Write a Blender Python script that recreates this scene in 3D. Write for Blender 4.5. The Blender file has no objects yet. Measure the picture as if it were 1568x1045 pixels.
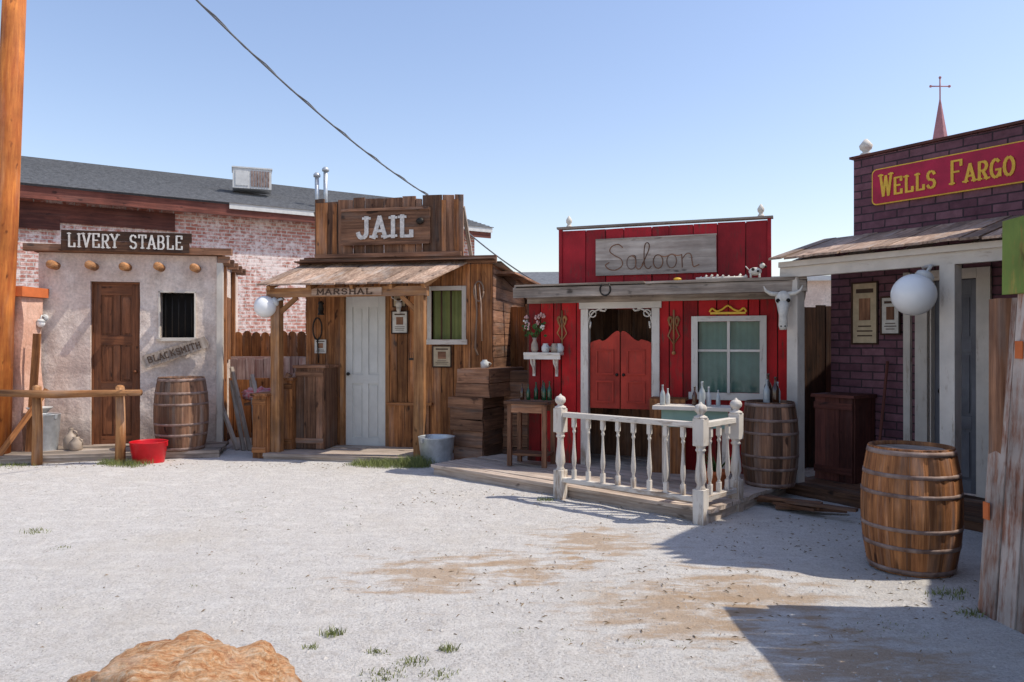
import bpy, math, random
from mathutils import Vector, Matrix, noise
random.seed(7)
scene=bpy.context.scene
R=random.random
def U(a,b): return a+(b-a)*random.random()

# ------------------------------------------------------------------ materials
def newmat(name,rough=.8,spec=.3):
    m=bpy.data.materials.new(name); m.use_nodes=True
    nt=m.node_tree; b=nt.nodes['Principled BSDF']
    b.inputs['Roughness'].default_value=rough
    b.inputs['Specular IOR Level'].default_value=spec
    return m,nt,b
def N(nt,t,**k):
    n=nt.nodes.new(t)
    for a,v in k.items(): setattr(n,a,v)
    return n
def mixc(nt,f,a,b,mode='MIX'):
    n=N(nt,'ShaderNodeMix',data_type='RGBA',blend_type=mode)
    for s,i in ((f,0),(a,6),(b,7)):
        if isinstance(s,(int,float)): n.inputs[i].default_value=s
        elif isinstance(s,tuple): n.inputs[i].default_value=(s[0],s[1],s[2],1)
        else: nt.links.new(s,n.inputs[i])
    return n.outputs[2]
def mth(nt,op,a,b=0,c=None):
    n=N(nt,'ShaderNodeMath',operation=op)
    for i,s in enumerate((a,b,c)):
        if s is None: continue
        if isinstance(s,(int,float)): n.inputs[i].default_value=s
        else: nt.links.new(s,n.inputs[i])
    return n.outputs[0]
def ramp(nt,f,stops):
    n=N(nt,'ShaderNodeValToRGB'); e=n.color_ramp.elements
    while len(e)<len(stops): e.new(.5)
    for i,(p,c) in enumerate(stops):
        e[i].position=p; e[i].color=(c[0],c[1],c[2],1) if isinstance(c,tuple) else (c,c,c,1)
    nt.links.new(f,n.inputs[0]); return n.outputs[0]
def nse(nt,vec,scale,detail=5,rough=.6,map3=None):
    if map3:
        mp=N(nt,'ShaderNodeMapping'); mp.inputs['Scale'].default_value=map3
        nt.links.new(vec,mp.inputs[0]); vec=mp.outputs[0]
    n=N(nt,'ShaderNodeTexNoise'); n.inputs['Scale'].default_value=scale
    n.inputs['Detail'].default_value=detail; n.inputs['Roughness'].default_value=rough
    nt.links.new(vec,n.inputs['Vector']); return n.outputs[0]
def attr(nt,name):
    a=N(nt,'ShaderNodeAttribute'); a.attribute_name=name; return a
def objc(nt): return N(nt,'ShaderNodeTexCoord').outputs['Object']
def bump(nt,b,h,s=.3,d=.01):
    n=N(nt,'ShaderNodeBump'); n.inputs['Strength'].default_value=s; n.inputs['Distance'].default_value=d
    nt.links.new(h,n.inputs['Height']); nt.links.new(n.outputs[0],b.inputs['Normal'])

def wood(name,dark,light,paint=None,wear=.45,rough=.75,var=.45,grain=30,stain=.5,soft=.08,spec=.25,grey=.6,foot=False):
    m,nt,b=newmat(name,rough,spec)
    g=attr(nt,'g').outputs['Vector']; r=attr(nt,'rnd').outputs['Fac']
    n1=nse(nt,g,1,6,.7,(1.6,grain,grain))
    col=ramp(nt,n1,[(.30,dark),(.5,tuple((a+c)/2 for a,c in zip(dark,light))),(.66,light)])
    kn=nse(nt,g,1,2,.5,(5,11,11))
    col=mixc(nt,ramp(nt,kn,[(.66,0.0),(.74,.85)]),col,tuple(c*.35 for c in dark))
    bl=nse(nt,g,1,4,.6,(1.1,7,7)); gy=sum(light)/3
    if not paint: col=mixc(nt,ramp(nt,bl,[(.52,0.0),(.72,grey)]),col,(gy*1.15,gy*1.02,gy*.9))
    if paint:
        w=nse(nt,g,1,7,.7,(4,22,22)); w2=nse(nt,g,2.2,4,.6)
        wm=mth(nt,'ADD',mth(nt,'MULTIPLY',w,.65),mth(nt,'MULTIPLY',w2,.35))
        if foot:   # paint worn away and mud-splashed near the ground
            sz=N(nt,'ShaderNodeSeparateXYZ'); nt.links.new(objc(nt),sz.inputs[0])
            wm=mth(nt,'SUBTRACT',wm,ramp(nt,sz.outputs[2],[(0.05,.10),(.55,0.0)]))
        f=ramp(nt,wm,[(wear-soft,0.0),(wear+.02,1.0)])
        pc=mixc(nt,nse(nt,g,6,4),tuple(c*.72 for c in paint),paint)
        col=mixc(nt,f,col,pc)
    st=ramp(nt,nse(nt,g,1.7,4,.6),[(.3,1-stain),(.65,1.0)])
    col=mixc(nt,1.0,col,st,'MULTIPLY')
    br=mth(nt,'ADD',mth(nt,'MULTIPLY',r,var*1.5),1-var)
    cc=N(nt,'ShaderNodeCombineColor')
    for i in range(3): nt.links.new(br,cc.inputs[i])
    col=mixc(nt,1.0,col,cc.outputs[0],'MULTIPLY')
    nt.links.new(col,b.inputs['Base Color']); bump(nt,b,n1,.55,.01)
    return m
def plain(name,col,rough=.6,metal=0,nscale=8,amt=.35,spec=.3,bs=.15,dirt=None):
    m,nt,b=newmat(name,rough,spec); b.inputs['Metallic'].default_value=metal
    o=objc(nt); n=nse(nt,o,nscale,6,.6)
    c=mixc(nt,ramp(nt,n,[(.3,0.0),(.7,1.0)]),dirt or tuple(x*(1-amt) for x in col),col)
    nt.links.new(c,b.inputs['Base Color']); bump(nt,b,n,bs,.01); return m
def plaster(name,col,patch,stain_):
    m,nt,b=newmat(name,.92,.15); o=objc(nt)
    n=nse(nt,o,2.1,6,.65); f=nse(nt,o,26,6,.7); lo=nse(nt,o,.9,3,.5)
    c=mixc(nt,ramp(nt,n,[(.46,0.0),(.56,.8)]),col,patch)
    c=mixc(nt,ramp(nt,lo,[(.45,0.0),(.65,.55)]),c,stain_)
    dr=nse(nt,o,1,5,.6,(9,9,.9)); c=mixc(nt,ramp(nt,dr,[(.55,0.0),(.75,.45)]),c,tuple(x*.55 for x in patch))
    sz=N(nt,'ShaderNodeSeparateXYZ'); nt.links.new(o,sz.inputs[0]); c=mixc(nt,ramp(nt,mth(nt,'ADD',sz.outputs[2],mth(nt,'MULTIPLY',n,-.5)),[(-.1,.7),(.35,0.0)]),c,tuple(x*.6 for x in patch))
    c=mixc(nt,1.0,c,ramp(nt,f,[(.3,.72),(.6,1.0)]),'MULTIPLY')
    nt.links.new(c,b.inputs['Base Color'])
    bump(nt,b,mth(nt,'ADD',mth(nt,'MULTIPLY',n,2.5),mth(nt,'MULTIPLY',f,.5)),.7,.02); return m
def brick(name,c1,c2,mortar,bw=.22,bh=.075,wash=None,washamt=.5,msize=.012):
    m,nt,b=newmat(name,.85,.2)
    o=objc(nt); s=N(nt,'ShaderNodeSeparateXYZ'); nt.links.new(o,s.inputs[0])
    c=N(nt,'ShaderNodeCombineXYZ'); nt.links.new(mth(nt,'ADD',s.outputs[0],s.outputs[1]),c.inputs[0]); nt.links.new(s.outputs[2],c.inputs[1])
    dn=N(nt,'ShaderNodeTexNoise'); dn.inputs['Scale'].default_value=5; nt.links.new(o,dn.inputs['Vector'])
    va=N(nt,'ShaderNodeVectorMath',operation='MULTIPLY_ADD'); nt.links.new(dn.outputs['Color'],va.inputs[0])
    va.inputs[1].default_value=(.02,.012,0); nt.links.new(c.outputs[0],va.inputs[2])
    t=N(nt,'ShaderNodeTexBrick'); nt.links.new(va.outputs[0],t.inputs['Vector'])
    t.inputs['Scale'].default_value=1; t.inputs['Brick Width'].default_value=bw; t.inputs['Row Height'].default_value=bh
    t.inputs['Mortar Size'].default_value=msize; t.inputs['Mortar Smooth'].default_value=.3; t.inputs['Bias'].default_value=0
    t.inputs['Color1'].default_value=(*c1,1); t.inputs['Color2'].default_value=(*c2,1); t.inputs['Mortar'].default_value=(*mortar,1)
    col=t.outputs['Color']
    n=nse(nt,o,9,8,.7); n2=nse(nt,o,1.1,4,.6)
    col=mixc(nt,1.0,col,ramp(nt,n,[(.3,.6),(.7,1.15)]),'MULTIPLY')
    if wash:
        w=mth(nt,'ADD',mth(nt,'MULTIPLY',n,.6),mth(nt,'MULTIPLY',n2,.4))
        col=mixc(nt,ramp(nt,w,[(washamt-.04,0.0),(washamt+.06,.85)]),col,wash)
    nt.links.new(col,b.inputs['Base Color'])
    h=mth(nt,'SUBTRACT',mth(nt,'MULTIPLY',n,.4),t.outputs['Fac']); bump(nt,b,h,.6,.01)
    return m

M={}
M['jail']=wood('jail_wood',(.15,.048,.018),(.62,.26,.09),var=.45,grey=.3)
M['jail2']=wood('weathered_brown_wood',(.11,.048,.028),(.42,.21,.115),var=.55,grey=.5)
M['post']=wood('post_wood',(.26,.10,.035),(.64,.32,.13),var=.3,grey=.35)
M['dark']=wood('dark_wood',(.035,.016,.01),(.13,.06,.032),var=.4)
M['roofw']=wood('roof_boards',(.26,.15,.10),(.66,.47,.34),var=.4)
M['grey']=wood('grey_weathered_wood',(.20,.15,.115),(.52,.43,.35),var=.4)
M['deck']=wood('deck_boards',(.32,.23,.17),(.70,.58,.48),var=.25,stain=.35)
M['red']=wood('red_painted_wood',(.10,.03,.02),(.24,.07,.045),paint=(.58,.014,.016),wear=.44,var=.5,rough=.65,foot=True,stain=.55)
M['redtop']=wood('red_faded_wood',(.14,.03,.025),(.24,.07,.055),paint=(.48,.02,.03),wear=.44,var=.45,rough=.65,stain=.55)
M['reddoor']=wood('batwing_red',(.22,.04,.025),(.38,.10,.06),paint=(.60,.06,.035),wear=.42,var=.15,rough=.6)
M['white']=wood('white_painted_wood',(.26,.18,.12),(.48,.38,.30),paint=(.80,.73,.64),wear=.44,var=.12,rough=.6,stain=.22,foot=True)
M['cream']=wood('cream_porch_paint',(.30,.2,.13),(.5,.4,.3),paint=(.80,.72,.62),wear=.42,var=.15,rough=.6,stain=.25)
M['doorw']=wood('white_door_paint',(.5,.48,.44),(.65,.62,.58),paint=(.72,.71,.66),wear=.27,var=.02,rough=.5,stain=.15)
M['doorb']=wood('brown_door_wood',(.10,.032,.012),(.30,.11,.045),var=.2,rough=.6,grey=.2)
M['doorg']=wood('grey_door_paint',(.12,.12,.13),(.2,.2,.21),paint=(.22,.22,.24),wear=.35,var=.05)
M['barrel']=wood('barrel_staves',(.13,.04,.016),(.74,.31,.11),var=.6,rough=.7,grain=15,stain=.6,grey=.35)
M['barrel2']=wood('barrel_dark_staves',(.10,.045,.028),(.44,.23,.13),var=.55,rough=.7,grain=18)
M['hoop']=plain('rusty_iron_hoop',(.36,.27,.23),.65,.2,10,.6,dirt=(.13,.07,.05))
M['iron']=plain('black_iron',(.04,.035,.03),.5,.6)
M['galv']=plain('galvanised_steel',(.60,.63,.65),.45,.6,10,.35)
M['redm']=plain('red_enamel',(.62,.012,.02),.35,0,6,.25)
M['pole']=wood('orange_pole_wood',(.34,.075,.018),(.70,.24,.05),var=.1,stain=.45,grain=18,grey=.2)
M['adobe']=plaster('adobe_plaster',(.74,.63,.55),(.56,.45,.38),(.66,.49,.41))
M['adobe2']=plaster('pink_adobe',(.72,.45,.34),(.66,.36,.25),(.75,.5,.4))
M['cap']=plain('orange_cap',(.66,.17,.05),.8,0,5,.3)
M['glass']=plain('dark_window_glass',(.012,.013,.015),.15,0,3,.2,spec=.6,bs=0)
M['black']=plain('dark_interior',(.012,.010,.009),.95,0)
M['curt']=plain('green_curtain',(.22,.34,.30),.85,0,4,.25)
M['curt2']=plain('olive_curtain',(.22,.24,.08),.85,0,4,.25)
M['shing']=plain('grey_shingles',(.17,.175,.185),.9,0,14,.45,bs=.6)
M['brick']=brick('pink_brick',(.48,.17,.12),(.58,.30,.24),(.62,.56,.51),wash=(.76,.67,.63),washamt=.50)
M['pbrick']=brick('purple_brick',(.13,.055,.072),(.22,.105,.125),(.055,.036,.042),.26,.085,msize=.008)
M['fasc']=wood('dark_red_fascia',(.09,.03,.025),(.24,.08,.055),var=.4,grey=.2)
M['letw']=plain('white_letter_paint',(.74,.70,.64),.7,0,25,.45)
M['letd']=plain('dark_letter_paint',(.10,.06,.04),.8,0,25,.4)
M['gold']=plain('gold_paint',(.80,.48,.05),.5,0,20,.25)
M['signred']=plain('sign_crimson_paint',(.46,.012,.055),.5,0,6,.35)
M['bone']=plain('bone',(.72,.67,.58),.7,0,20,.3)
M['globe']=plain('opal_glass',(.80,.80,.78),.25,0,3,.08,spec=.5,bs=0)
M['paper']=plain('aged_paper',(.58,.46,.30),.9,0,12,.3)
M['paperw']=plain('white_paper',(.68,.64,.56),.9,0,16,.3)
M['bgreen']=plain('green_bottle_glass',(.01,.07,.025),.1,0,spec=.7,bs=0)
M['bbrown']=plain('brown_bottle_glass',(.06,.02,.008),.1,0,spec=.7,bs=0)
M['bclear']=plain('clear_bottle_glass',(.45,.48,.47),.1,0,spec=.7,bs=0)
M['petal']=plain('pink_petals',(.75,.45,.42),.8,0,30,.5)
M['leaf']=plain('green_leaves',(.06,.13,.03),.8,0,20,.5)
M['weed']=plain('weed_green',(.25,.28,.10),.9,0,6,.5,spec=.1)
M['jug']=plain('stoneware',(.45,.36,.28),.5,0,8,.4)
M['terra']=plain('terracotta',(.60,.17,.06),.8,0,8,.4)
M['wire']=plain('wire_insulation',(.16,.17,.19),.6)
M['lamp']=plain('metal_white',(.60,.60,.58),.6,0,8,.2)
M['spire']=plain('spire_red_metal',(.36,.16,.17),.6,0,3,.3)
M['greenp']=wood('green_painted_board',(.3,.2,.06),(.5,.42,.1),paint=(.26,.36,.08),wear=.47,var=.2)
M['shed']=wood('shed_peeling_boards',(.20,.075,.045),(.48,.25,.16),paint=(.64,.54,.47),wear=.52,var=.3,soft=.10,stain=.6)
M['leftw']=wood('scuffed_white_sign',(.30,.24,.2),(.56,.49,.42),var=.15,grain=14)
M['silv']=wood('whitewashed_fence',(.30,.14,.12),(.7,.55,.5),var=.3)
M['cloth']=plain('red_patterned_cloth',(.60,.03,.05),.9,0,22,.9,dirt=(.5,.42,.42))
M['straw']=plain('straw_litter',(.30,.22,.13),.9,0,2,.6,spec=.1)
m,nt,bs=newmat('orange_sandstone',.9,.15); M['rock']=m
o=objc(nt); mp=N(nt,'ShaderNodeMapping'); mp.inputs['Rotation'].default_value=(0,.25,.6); mp.inputs['Scale'].default_value=(6,46,40); nt.links.new(o,mp.inputs[0])
s1=nse(nt,mp.outputs[0],1,7,.72); s2=nse(nt,o,60,6,.7); s3=nse(nt,o,4,4,.6)
c=ramp(nt,s1,[(.34,(.44,.16,.06)),(.5,(.68,.38,.19)),(.64,(.78,.58,.40))])
c=mixc(nt,ramp(nt,s3,[(.5,0.0),(.7,.5)]),c,(.76,.60,.46)); c=mixc(nt,1.0,c,ramp(nt,s2,[(.3,.6),(.6,1.0)]),'MULTIPLY')
nt.links.new(c,bs.inputs['Base Color']); bump(nt,bs,mth(nt,'ADD',s1,mth(nt,'MULTIPLY',s2,.4)),1.0,.03)

# ------------------------------------------------------------------ builder
class B:
    def __init__(s): s.v=[];s.g=[];s.f=[];s.r=[];s.m=[];s.s=[]
    def add(s,vs,fs,gs=None,m=0,r=None,sm=False):
        o=len(s.v); s.v+=[tuple(v) for v in vs]
        off=(U(0,30),U(0,30),U(0,30))
        if gs is None: gs=[(v[2],v[0],v[1]) for v in vs]
        s.g+=[(g[0]+off[0],g[1]+off[1],g[2]+off[2]) for g in gs]
        rr=R() if r is None else r
        for i,f in enumerate(fs):
            s.f.append(tuple(o+k for k in f)); s.r.append(rr[i] if isinstance(rr,list) else rr); s.m.append(m); s.s.append(sm)
    def box(s,x0,x1,y0,y1,z0,z1,j=0,m=0,mat=None,r=None):
        c=[(x,y,z) for x in(x0,x1) for y in(y0,y1) for z in(z0,z1)]
        d=(abs(x1-x0),abs(y1-y0),abs(z1-z0)); a=d.index(max(d)); o=[k for k in range(3) if k!=a]
        g=[(p[a],p[o[0]],p[o[1]]) for p in c]
        c=[Vector((p[0]+U(-j,j),p[1]+U(-j,j),p[2]+U(-j,j))) for p in c]
        if mat: c=[mat@p for p in c]
        s.add(c,[(0,1,3,2),(4,6,7,5),(0,4,5,1),(2,3,7,6),(0,2,6,4),(1,5,7,3)],g,m,r)
    def beam(s,p,q,w,h,m=0,j=0,up=(0,0,1),r=None):
        p=Vector(p);q=Vector(q);d=q-p;L=d.length;d.normalize()
        u=Vector(up)
        if abs(d.dot(u))>.95: u=Vector((0,1,0))
        y=u.cross(d).normalized(); z=d.cross(y)
        mt=Matrix((d,y,z)).transposed().to_4x4(); mt.translation=p
        s.box(0,L,-w/2,w/2,-h/2,h/2,j,m,mt,r)
    def lathe(s,prof,c=(0,0,0),seg=16,m=0,mat=None,sm=True,cap=True,r=None):
        vs=[];g=[];fs=[]
        for (rad,z) in prof:
            for k in range(seg):
                a=2*math.pi*k/seg; p=Vector((rad*math.cos(a),rad*math.sin(a),z))
                if mat: p=mat@p
                vs.append(p+Vector(c)); g.append((z,a*.3,0))
        for i in range(len(prof)-1):
            for k in range(seg):
                k2=(k+1)%seg; fs.append((i*seg+k,i*seg+k2,(i+1)*seg+k2,(i+1)*seg+k))
        if cap:
            fs.append(tuple(range(seg))[::-1]); fs.append(tuple((len(prof)-1)*seg+k for k in range(seg)))
        s.add(vs,fs,g,m,r,sm)
    def tube(s,pts,rad,seg=8,m=0,closed=False,r=None):
        pts=[Vector(p) for p in pts]; n=len(pts); vs=[];g=[];L=0; fs=[]
        for i,p in enumerate(pts):
            a=pts[max(i-1,0)];b=pts[min(i+1,n-1)]; d=(b-a).normalized()
            up=Vector((0,0,1)) if abs(d.z)<.9 else Vector((0,1,0))
            x=up.cross(d).normalized(); y=d.cross(x)
            if i: L+=(p-pts[i-1]).length
            rr=rad[i] if isinstance(rad,(list,tuple)) else rad
            for k in range(seg):
                t=2*math.pi*k/seg; vs.append(p+x*math.cos(t)*rr+y*math.sin(t)*rr); g.append((L,math.cos(t)*rr,math.sin(t)*rr))
        for i in range(n-1):
            for k in range(seg):
                k2=(k+1)%seg; fs.append((i*seg+k,i*seg+k2,(i+1)*seg+k2,(i+1)*seg+k))
        fs.append(tuple(range(seg))[::-1]); fs.append(tuple((n-1)*seg+k for k in range(seg)))
        s.add(vs,fs,g,m,r,True)
    def ball(s,c,rx,ry=None,rz=None,seg=14,m=0,nz=0,ns=3,r=None):
        ry=ry or rx; rz=rz or rx; vs=[];fs=[];h=max(6,seg*2//3)
        for i in range(h+1):
            a=math.pi*i/h
            for k in range(seg):
                t=2*math.pi*k/seg; d=Vector((math.sin(a)*math.cos(t),math.sin(a)*math.sin(t),-math.cos(a)))
                q=1+nz*noise.fractal(d*ns+Vector(c),1,2,4)
                vs.append(Vector((c[0]+d.x*rx*q,c[1]+d.y*ry*q,c[2]+d.z*rz*q)))
        for i in range(h):
            for k in range(seg):
                k2=(k+1)%seg; fs.append((i*seg+k,i*seg+k2,(i+1)*seg+k2,(i+1)*seg+k))
        s.add(vs,fs,None,m,r,True)
    def poly(s,pts,v0,v1,m=0,r=None):
        n=len(pts); vs=[(p[0],v0,p[1]) for p in pts]+[(p[0],v1,p[1]) for p in pts]
        fs=[tuple(range(n)),tuple(range(n,2*n))[::-1]]+[(i,n+i,n+(i+1)%n,(i+1)%n) for i in range(n)]
        s.add(vs,fs,None,m,r)
    def planks(s,u0,u1,v0,v1,z0,z1,w,op=(),vert=True,gap=.005,j=.003,m=0,topj=0,wv=.35):
        br=sorted(set([ (u0 if vert else z0),(u1 if vert else z1)]+[e for o in op for e in ((o[0],o[1]) if vert else (o[2],o[3])) if (u0<e<u1 if vert else z0<e<z1)]))
        for a,b in zip(br[:-1],br[1:]):
            n=max(1,round((b-a)/w)); cs=[a]+[a+(b-a)*(k+U(-wv,wv)*.5)/n for k in range(1,n)]+[b]
            for c,d in zip(cs[:-1],cs[1:]):
                mid=(c+d)/2
                lo,hi=(z0,z1) if vert else (u0,u1)
                segs=[(lo,hi)]
                for o in op:
                    a0,a1,b0,b1=(o[0],o[1],o[2],o[3]) if vert else (o[2],o[3],o[0],o[1])
                    if a0<mid<a1:
                        ns=[]
                        for p,q in segs:
                            if b0>p: ns.append((p,min(q,b0)))
                            if b1<q: ns.append((max(p,b1),q))
                        segs=ns
                vo=U(-1,1)*j
                for p,q in segs:
                    if q-p<.01: continue
                    if vert: s.box(c+gap/2,d-gap/2,v0+vo,v1+vo,p,q+(U(-topj,topj) if q==hi else 0),j*.5,m)
                    else: s.box(p,q+U(-topj,topj),v0+vo,v1+vo,c+gap/2,d-gap/2,j*.5,m)
    def obj(s,name,mats,parent=None,loc=(0,0,0),rot=0,bevel=0):
        me=bpy.data.meshes.new(name); me.from_pydata(s.v,[],s.f); 
        a=me.attributes.new('g','FLOAT_VECTOR','POINT'); a.data.foreach_set('vector',[x for g in s.g for x in g])
        a=me.attributes.new('rnd','FLOAT','FACE'); a.data.foreach_set('value',s.r)
        for k in (mats if isinstance(mats,(list,tuple)) else [mats]): me.materials.append(M[k])
        me.polygons.foreach_set('material_index',s.m); me.polygons.foreach_set('use_smooth',s.s); me.update()
        o=bpy.data.objects.new(name,me); scene.collection.objects.link(o)
        if parent: o.parent=parent
        else: o.location=loc; o.rotation_euler=(0,0,rot) if not isinstance(rot,tuple) else rot
        if bevel:
            md=o.modifiers.new('bevel','BEVEL'); md.width=bevel; md.segments=1; md.limit_method='ANGLE'
        return o
def empty(name,loc,rot=0):
    e=bpy.data.objects.new(name,None); scene.collection.objects.link(e); e.location=loc; e.rotation_euler=(0,0,rot); e.empty_display_size=.2
    return e
class Fr:
    def __init__(s,x,y,deg): s.x=x;s.y=y;s.a=math.radians(deg)
    def w(s,u,v,z=0): return (s.x+u*math.cos(s.a)-v*math.sin(s.a), s.y+u*math.sin(s.a)+v*math.cos(s.a), z)
L=Fr(-6.72,10.66,13); J=Fr(-3.04,11.13,-11); S=Fr(.21,9.3,-21); W=Fr(3.0,7.92,-56); D=Fr(-.82,9.0,-42)

# stroke lettering with slab serifs
def arc(cx,cz,rx,rz,a0,a1,n=8): return [(cx+rx*math.cos(math.radians(a0+(a1-a0)*i/n)),cz+rz*math.sin(math.radians(a0+(a1-a0)*i/n))) for i in range(n+1)]
GL={'J':([[(.72,1),(.72,.25)],arc(.42,.27,.30,.27,0,-170)],[(.72,1)]),
'A':([[(.08,0),(.5,1)],[(.5,1),(.92,0)],[(.25,.33),(.75,.33)]],[(.08,0),(.92,0)]),
'I':([[(.5,0),(.5,1)]],[(.5,0),(.5,1)]),
'L':([[(.25,1),(.25,0)],[(.25,0),(.9,0)],[(.9,0),(.9,.25)]],[(.25,1)]),
'M':([[(.1,0),(.1,1)],[(.1,1),(.5,.3)],[(.5,.3),(.9,1)],[(.9,1),(.9,0)]],[(.1,0),(.9,0)]),
'R':([[(.2,0),(.2,1)],[(.2,1),(.55,1)],arc(.55,.75,.3,.25,90,-90),[(.2,.5),(.55,.5)],[(.5,.5),(.9,0)]],[(.2,0),(.9,0)]),
'S':([arc(.5,.74,.34,.26,20,270),arc(.5,.25,.36,.25,90,-160)],[]),
'H':([[(.15,0),(.15,1)],[(.85,0),(.85,1)],[(.15,.5),(.85,.5)]],[(.15,0),(.85,0),(.15,1),(.85,1)]),
'V':([[(.08,1),(.5,0)],[(.5,0),(.92,1)]],[(.08,1),(.92,1)]),
'E':([[(.2,0),(.2,1)],[(.2,1),(.85,1)],[(.2,.52),(.7,.52)],[(.2,0),(.88,0)],[(.85,1),(.85,.8)],[(.88,0),(.88,.22)]],[]),
'F':([[(.2,0),(.2,1)],[(.2,1),(.88,1)],[(.2,.52),(.7,.52)],[(.88,1),(.88,.78)]],[(.2,0)]),
'Y':([[(.08,1),(.5,.5)],[(.92,1),(.5,.5)],[(.5,.5),(.5,0)]],[(.08,1),(.92,1),(.5,0)]),
'T':([[(.5,0),(.5,1)],[(.08,1),(.92,1)],[(.08,1),(.08,.8)],[(.92,1),(.92,.8)]],[(.5,0)]),
'B':([[(.2,0),(.2,1)],[(.2,1),(.55,1)],arc(.55,.76,.28,.24,90,-90),[(.2,.52),(.55,.52)],arc(.55,.26,.33,.26,90,-90),[(.2,0),(.55,0)]],[]),
'W':([[(.02,1),(.27,0)],[(.27,0),(.5,.9)],[(.5,.9),(.73,0)],[(.73,0),(.98,1)]],[(.05,1),(.95,1)]),
'G':([arc(.5,.5,.4,.5,50,330,12),[(.55,.42),(.9,.42)],[(.87,.42),(.87,.05)]],[]),
'O':([arc(.5,.5,.4,.5,0,360,14)],[]),
'C':([arc(.5,.5,.4,.5,50,310,12)],[]),'K':([[(.2,0),(.2,1)],[(.2,.4),(.85,1)],[(.4,.55),(.9,0)]],[(.2,0)]),' ':([],[])}
def text(b,st,x,z,h,cw,t,v,dep=.008,m=0,big=None):
    k=0
    for i,ch in enumerate(st):
        hh=h;w=cw; dz=U(-.01,.01)*h*3*(0 if big else 1)
        if big and (i==0 or st[i-1]==' ') : hh=h*big; w=cw*1.25
        if ch=='I': w*=.6
        st_,se=GL[ch]
        for line in st_:
            for a,c in zip(line[:-1],line[1:]):
                p=Vector((x+a[0]*w*.86,v,z+dz+a[1]*hh)); q=Vector((x+c[0]*w*.86,v,z+dz+c[1]*hh)); d=(q-p)
                if d.length<1e-5: continue
                e=d.normalized()*t*.3; k+=1
                b.beam(p-e,q+e,dep+.0003*(k%9),t*(1.0 if abs(d.z)>abs(d.x)*.6 else .7),m,up=(-d.z,0,d.x),r=.5)
        for p0 in se:
            k+=1; cx=x+p0[0]*w*.86; cz=z+dz+p0[1]*hh+(t*.25 if p0[1]==0 else -t*.25)
            b.box(cx-t*1.05,cx+t*1.05,v-dep/2-.0003*(k%7)-.0015,v+dep/2,cz-t*.28,cz+t*.28,0,m,r=.5)
        x+=w
def pdoor(b,u0,u1,z0,z1,v,m=0,rows=((.06,.30),(.36,.66),(.72,.93)),cols=2):
    b.box(u0,u1,v,v+.03,z0,z1,0,m,r=.4)
    w=u1-u0;h=z1-z0; st=.11*w/.65
    e=.018
    for a,c in ((u0,u0+st),(u1-st,u1)): b.box(a,c,v-e,v-.0005,z0,z1,0,m,r=.5)
    xs=[u0+st,u1-st]
    if cols==2:
        mid=(u0+u1)/2; b.box(mid-st*.4,mid+st*.4,v-e+.001,v-.0005,z0,z1,0,m,r=.5)
        xs=[u0+st,mid-st*.4,mid+st*.4,u1-st]
    zs=[0]+[q for r in rows for q in r]+[1]
    for a,c in zip(zs[::2],zs[1::2]):
        b.box(u0+st+.001,u1-st-.001,v-e-.002,v-.0005,z0+a*h,z0+c*h,0,m,r=.5)
    for r in rows:
        for a,c in zip(xs[::2],xs[1::2]):
            b.box(a+.025,c-.025,v-.010,v-.0005,z0+r[0]*h+.03,z0+r[1]*h-.03,0,m,r=.55)

# ------------------------------------------------------------------ ground
def gz(x,y): return .016*noise.noise(Vector((x*.7,y*.7,0)))+.012*noise.noise(Vector((x*2.7,y*2.7,3)))+.006*noise.noise(Vector((x*7,y*7,9)))
b=B(); n=340; vs=[];fs=[]
def sp(t): return 12*t+600*t**9
for i in range(n+1):
    for k in range(n+1):
        x=sp(-1+2*i/n); y=7+sp(-1+2*k/n); vs.append((x,y,gz(x,y) if abs(x)<30 and abs(y)<40 else 0))
for i in range(n):
    for k in range(n): a=i*(n+1)+k; fs.append((a,a+n+1,a+n+2,a+1))
m,nt,bs=newmat('pale_gravel_ground',.95,.08); M['ground']=m
o=objc(nt)
fine=nse(nt,o,70,6,.8); mid=nse(nt,o,11,7,.7); big=nse(nt,o,.6,5,.6); scuff=nse(nt,o,1,6,.65,(3.0,8,1))
col=ramp(nt,fine,[(.34,(.27,.24,.21)),(.45,(.53,.495,.455)),(.60,(.66,.63,.59)),(.75,(.78,.76,.72))])
col=mixc(nt,ramp(nt,mid,[(.50,0.0),(.70,.55)]),col,(.44,.39,.335))
col=mixc(nt,ramp(nt,scuff,[(.48,0.0),(.66,.5)]),col,(.70,.67,.62))
col=mixc(nt,ramp(nt,big,[(.52,0.0),(.70,.45)]),col,(.52,.46,.38))
def blob(cx,cy,r,s_=.75):
    vm=N(nt,'ShaderNodeVectorMath',operation='DISTANCE'); nt.links.new(o,vm.inputs[0]); vm.inputs[1].default_value=(cx,cy,0)
    d=mth(nt,'ADD',vm.outputs['Value'],mth(nt,'MULTIPLY',mth(nt,'SUBTRACT',scuff,.5),2.4))
    return ramp(nt,mth(nt,'DIVIDE',d,r),[(.3,s_),(1.0,0.0)])
for cx,cy,r in ((-.55,5.15,.5),(.1,5.35,.4),(1.0,4.45,.65),(1.5,4.75,.6),(.7,6.0,.5),(1.7,3.6,.6)): col=mixc(nt,blob(cx,cy,r),col,(.43,.30,.19))
nt.links.new(col,bs.inputs['Base Color'])
hh=mth(nt,'ADD',mth(nt,'ADD',mth(nt,'MULTIPLY',fine,.45),mth(nt,'MULTIPLY',mid,1.3)),mth(nt,'MULTIPLY',scuff,1.0))
bump(nt,bs,hh,.9,.032)
b.add(vs,fs,None,0,.5,True); b.obj('ground','ground')
M['grav']=plain('gravel_stones',(.60,.56,.51),.9,0,1.5,.55,spec=.1)
b=B()
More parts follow.
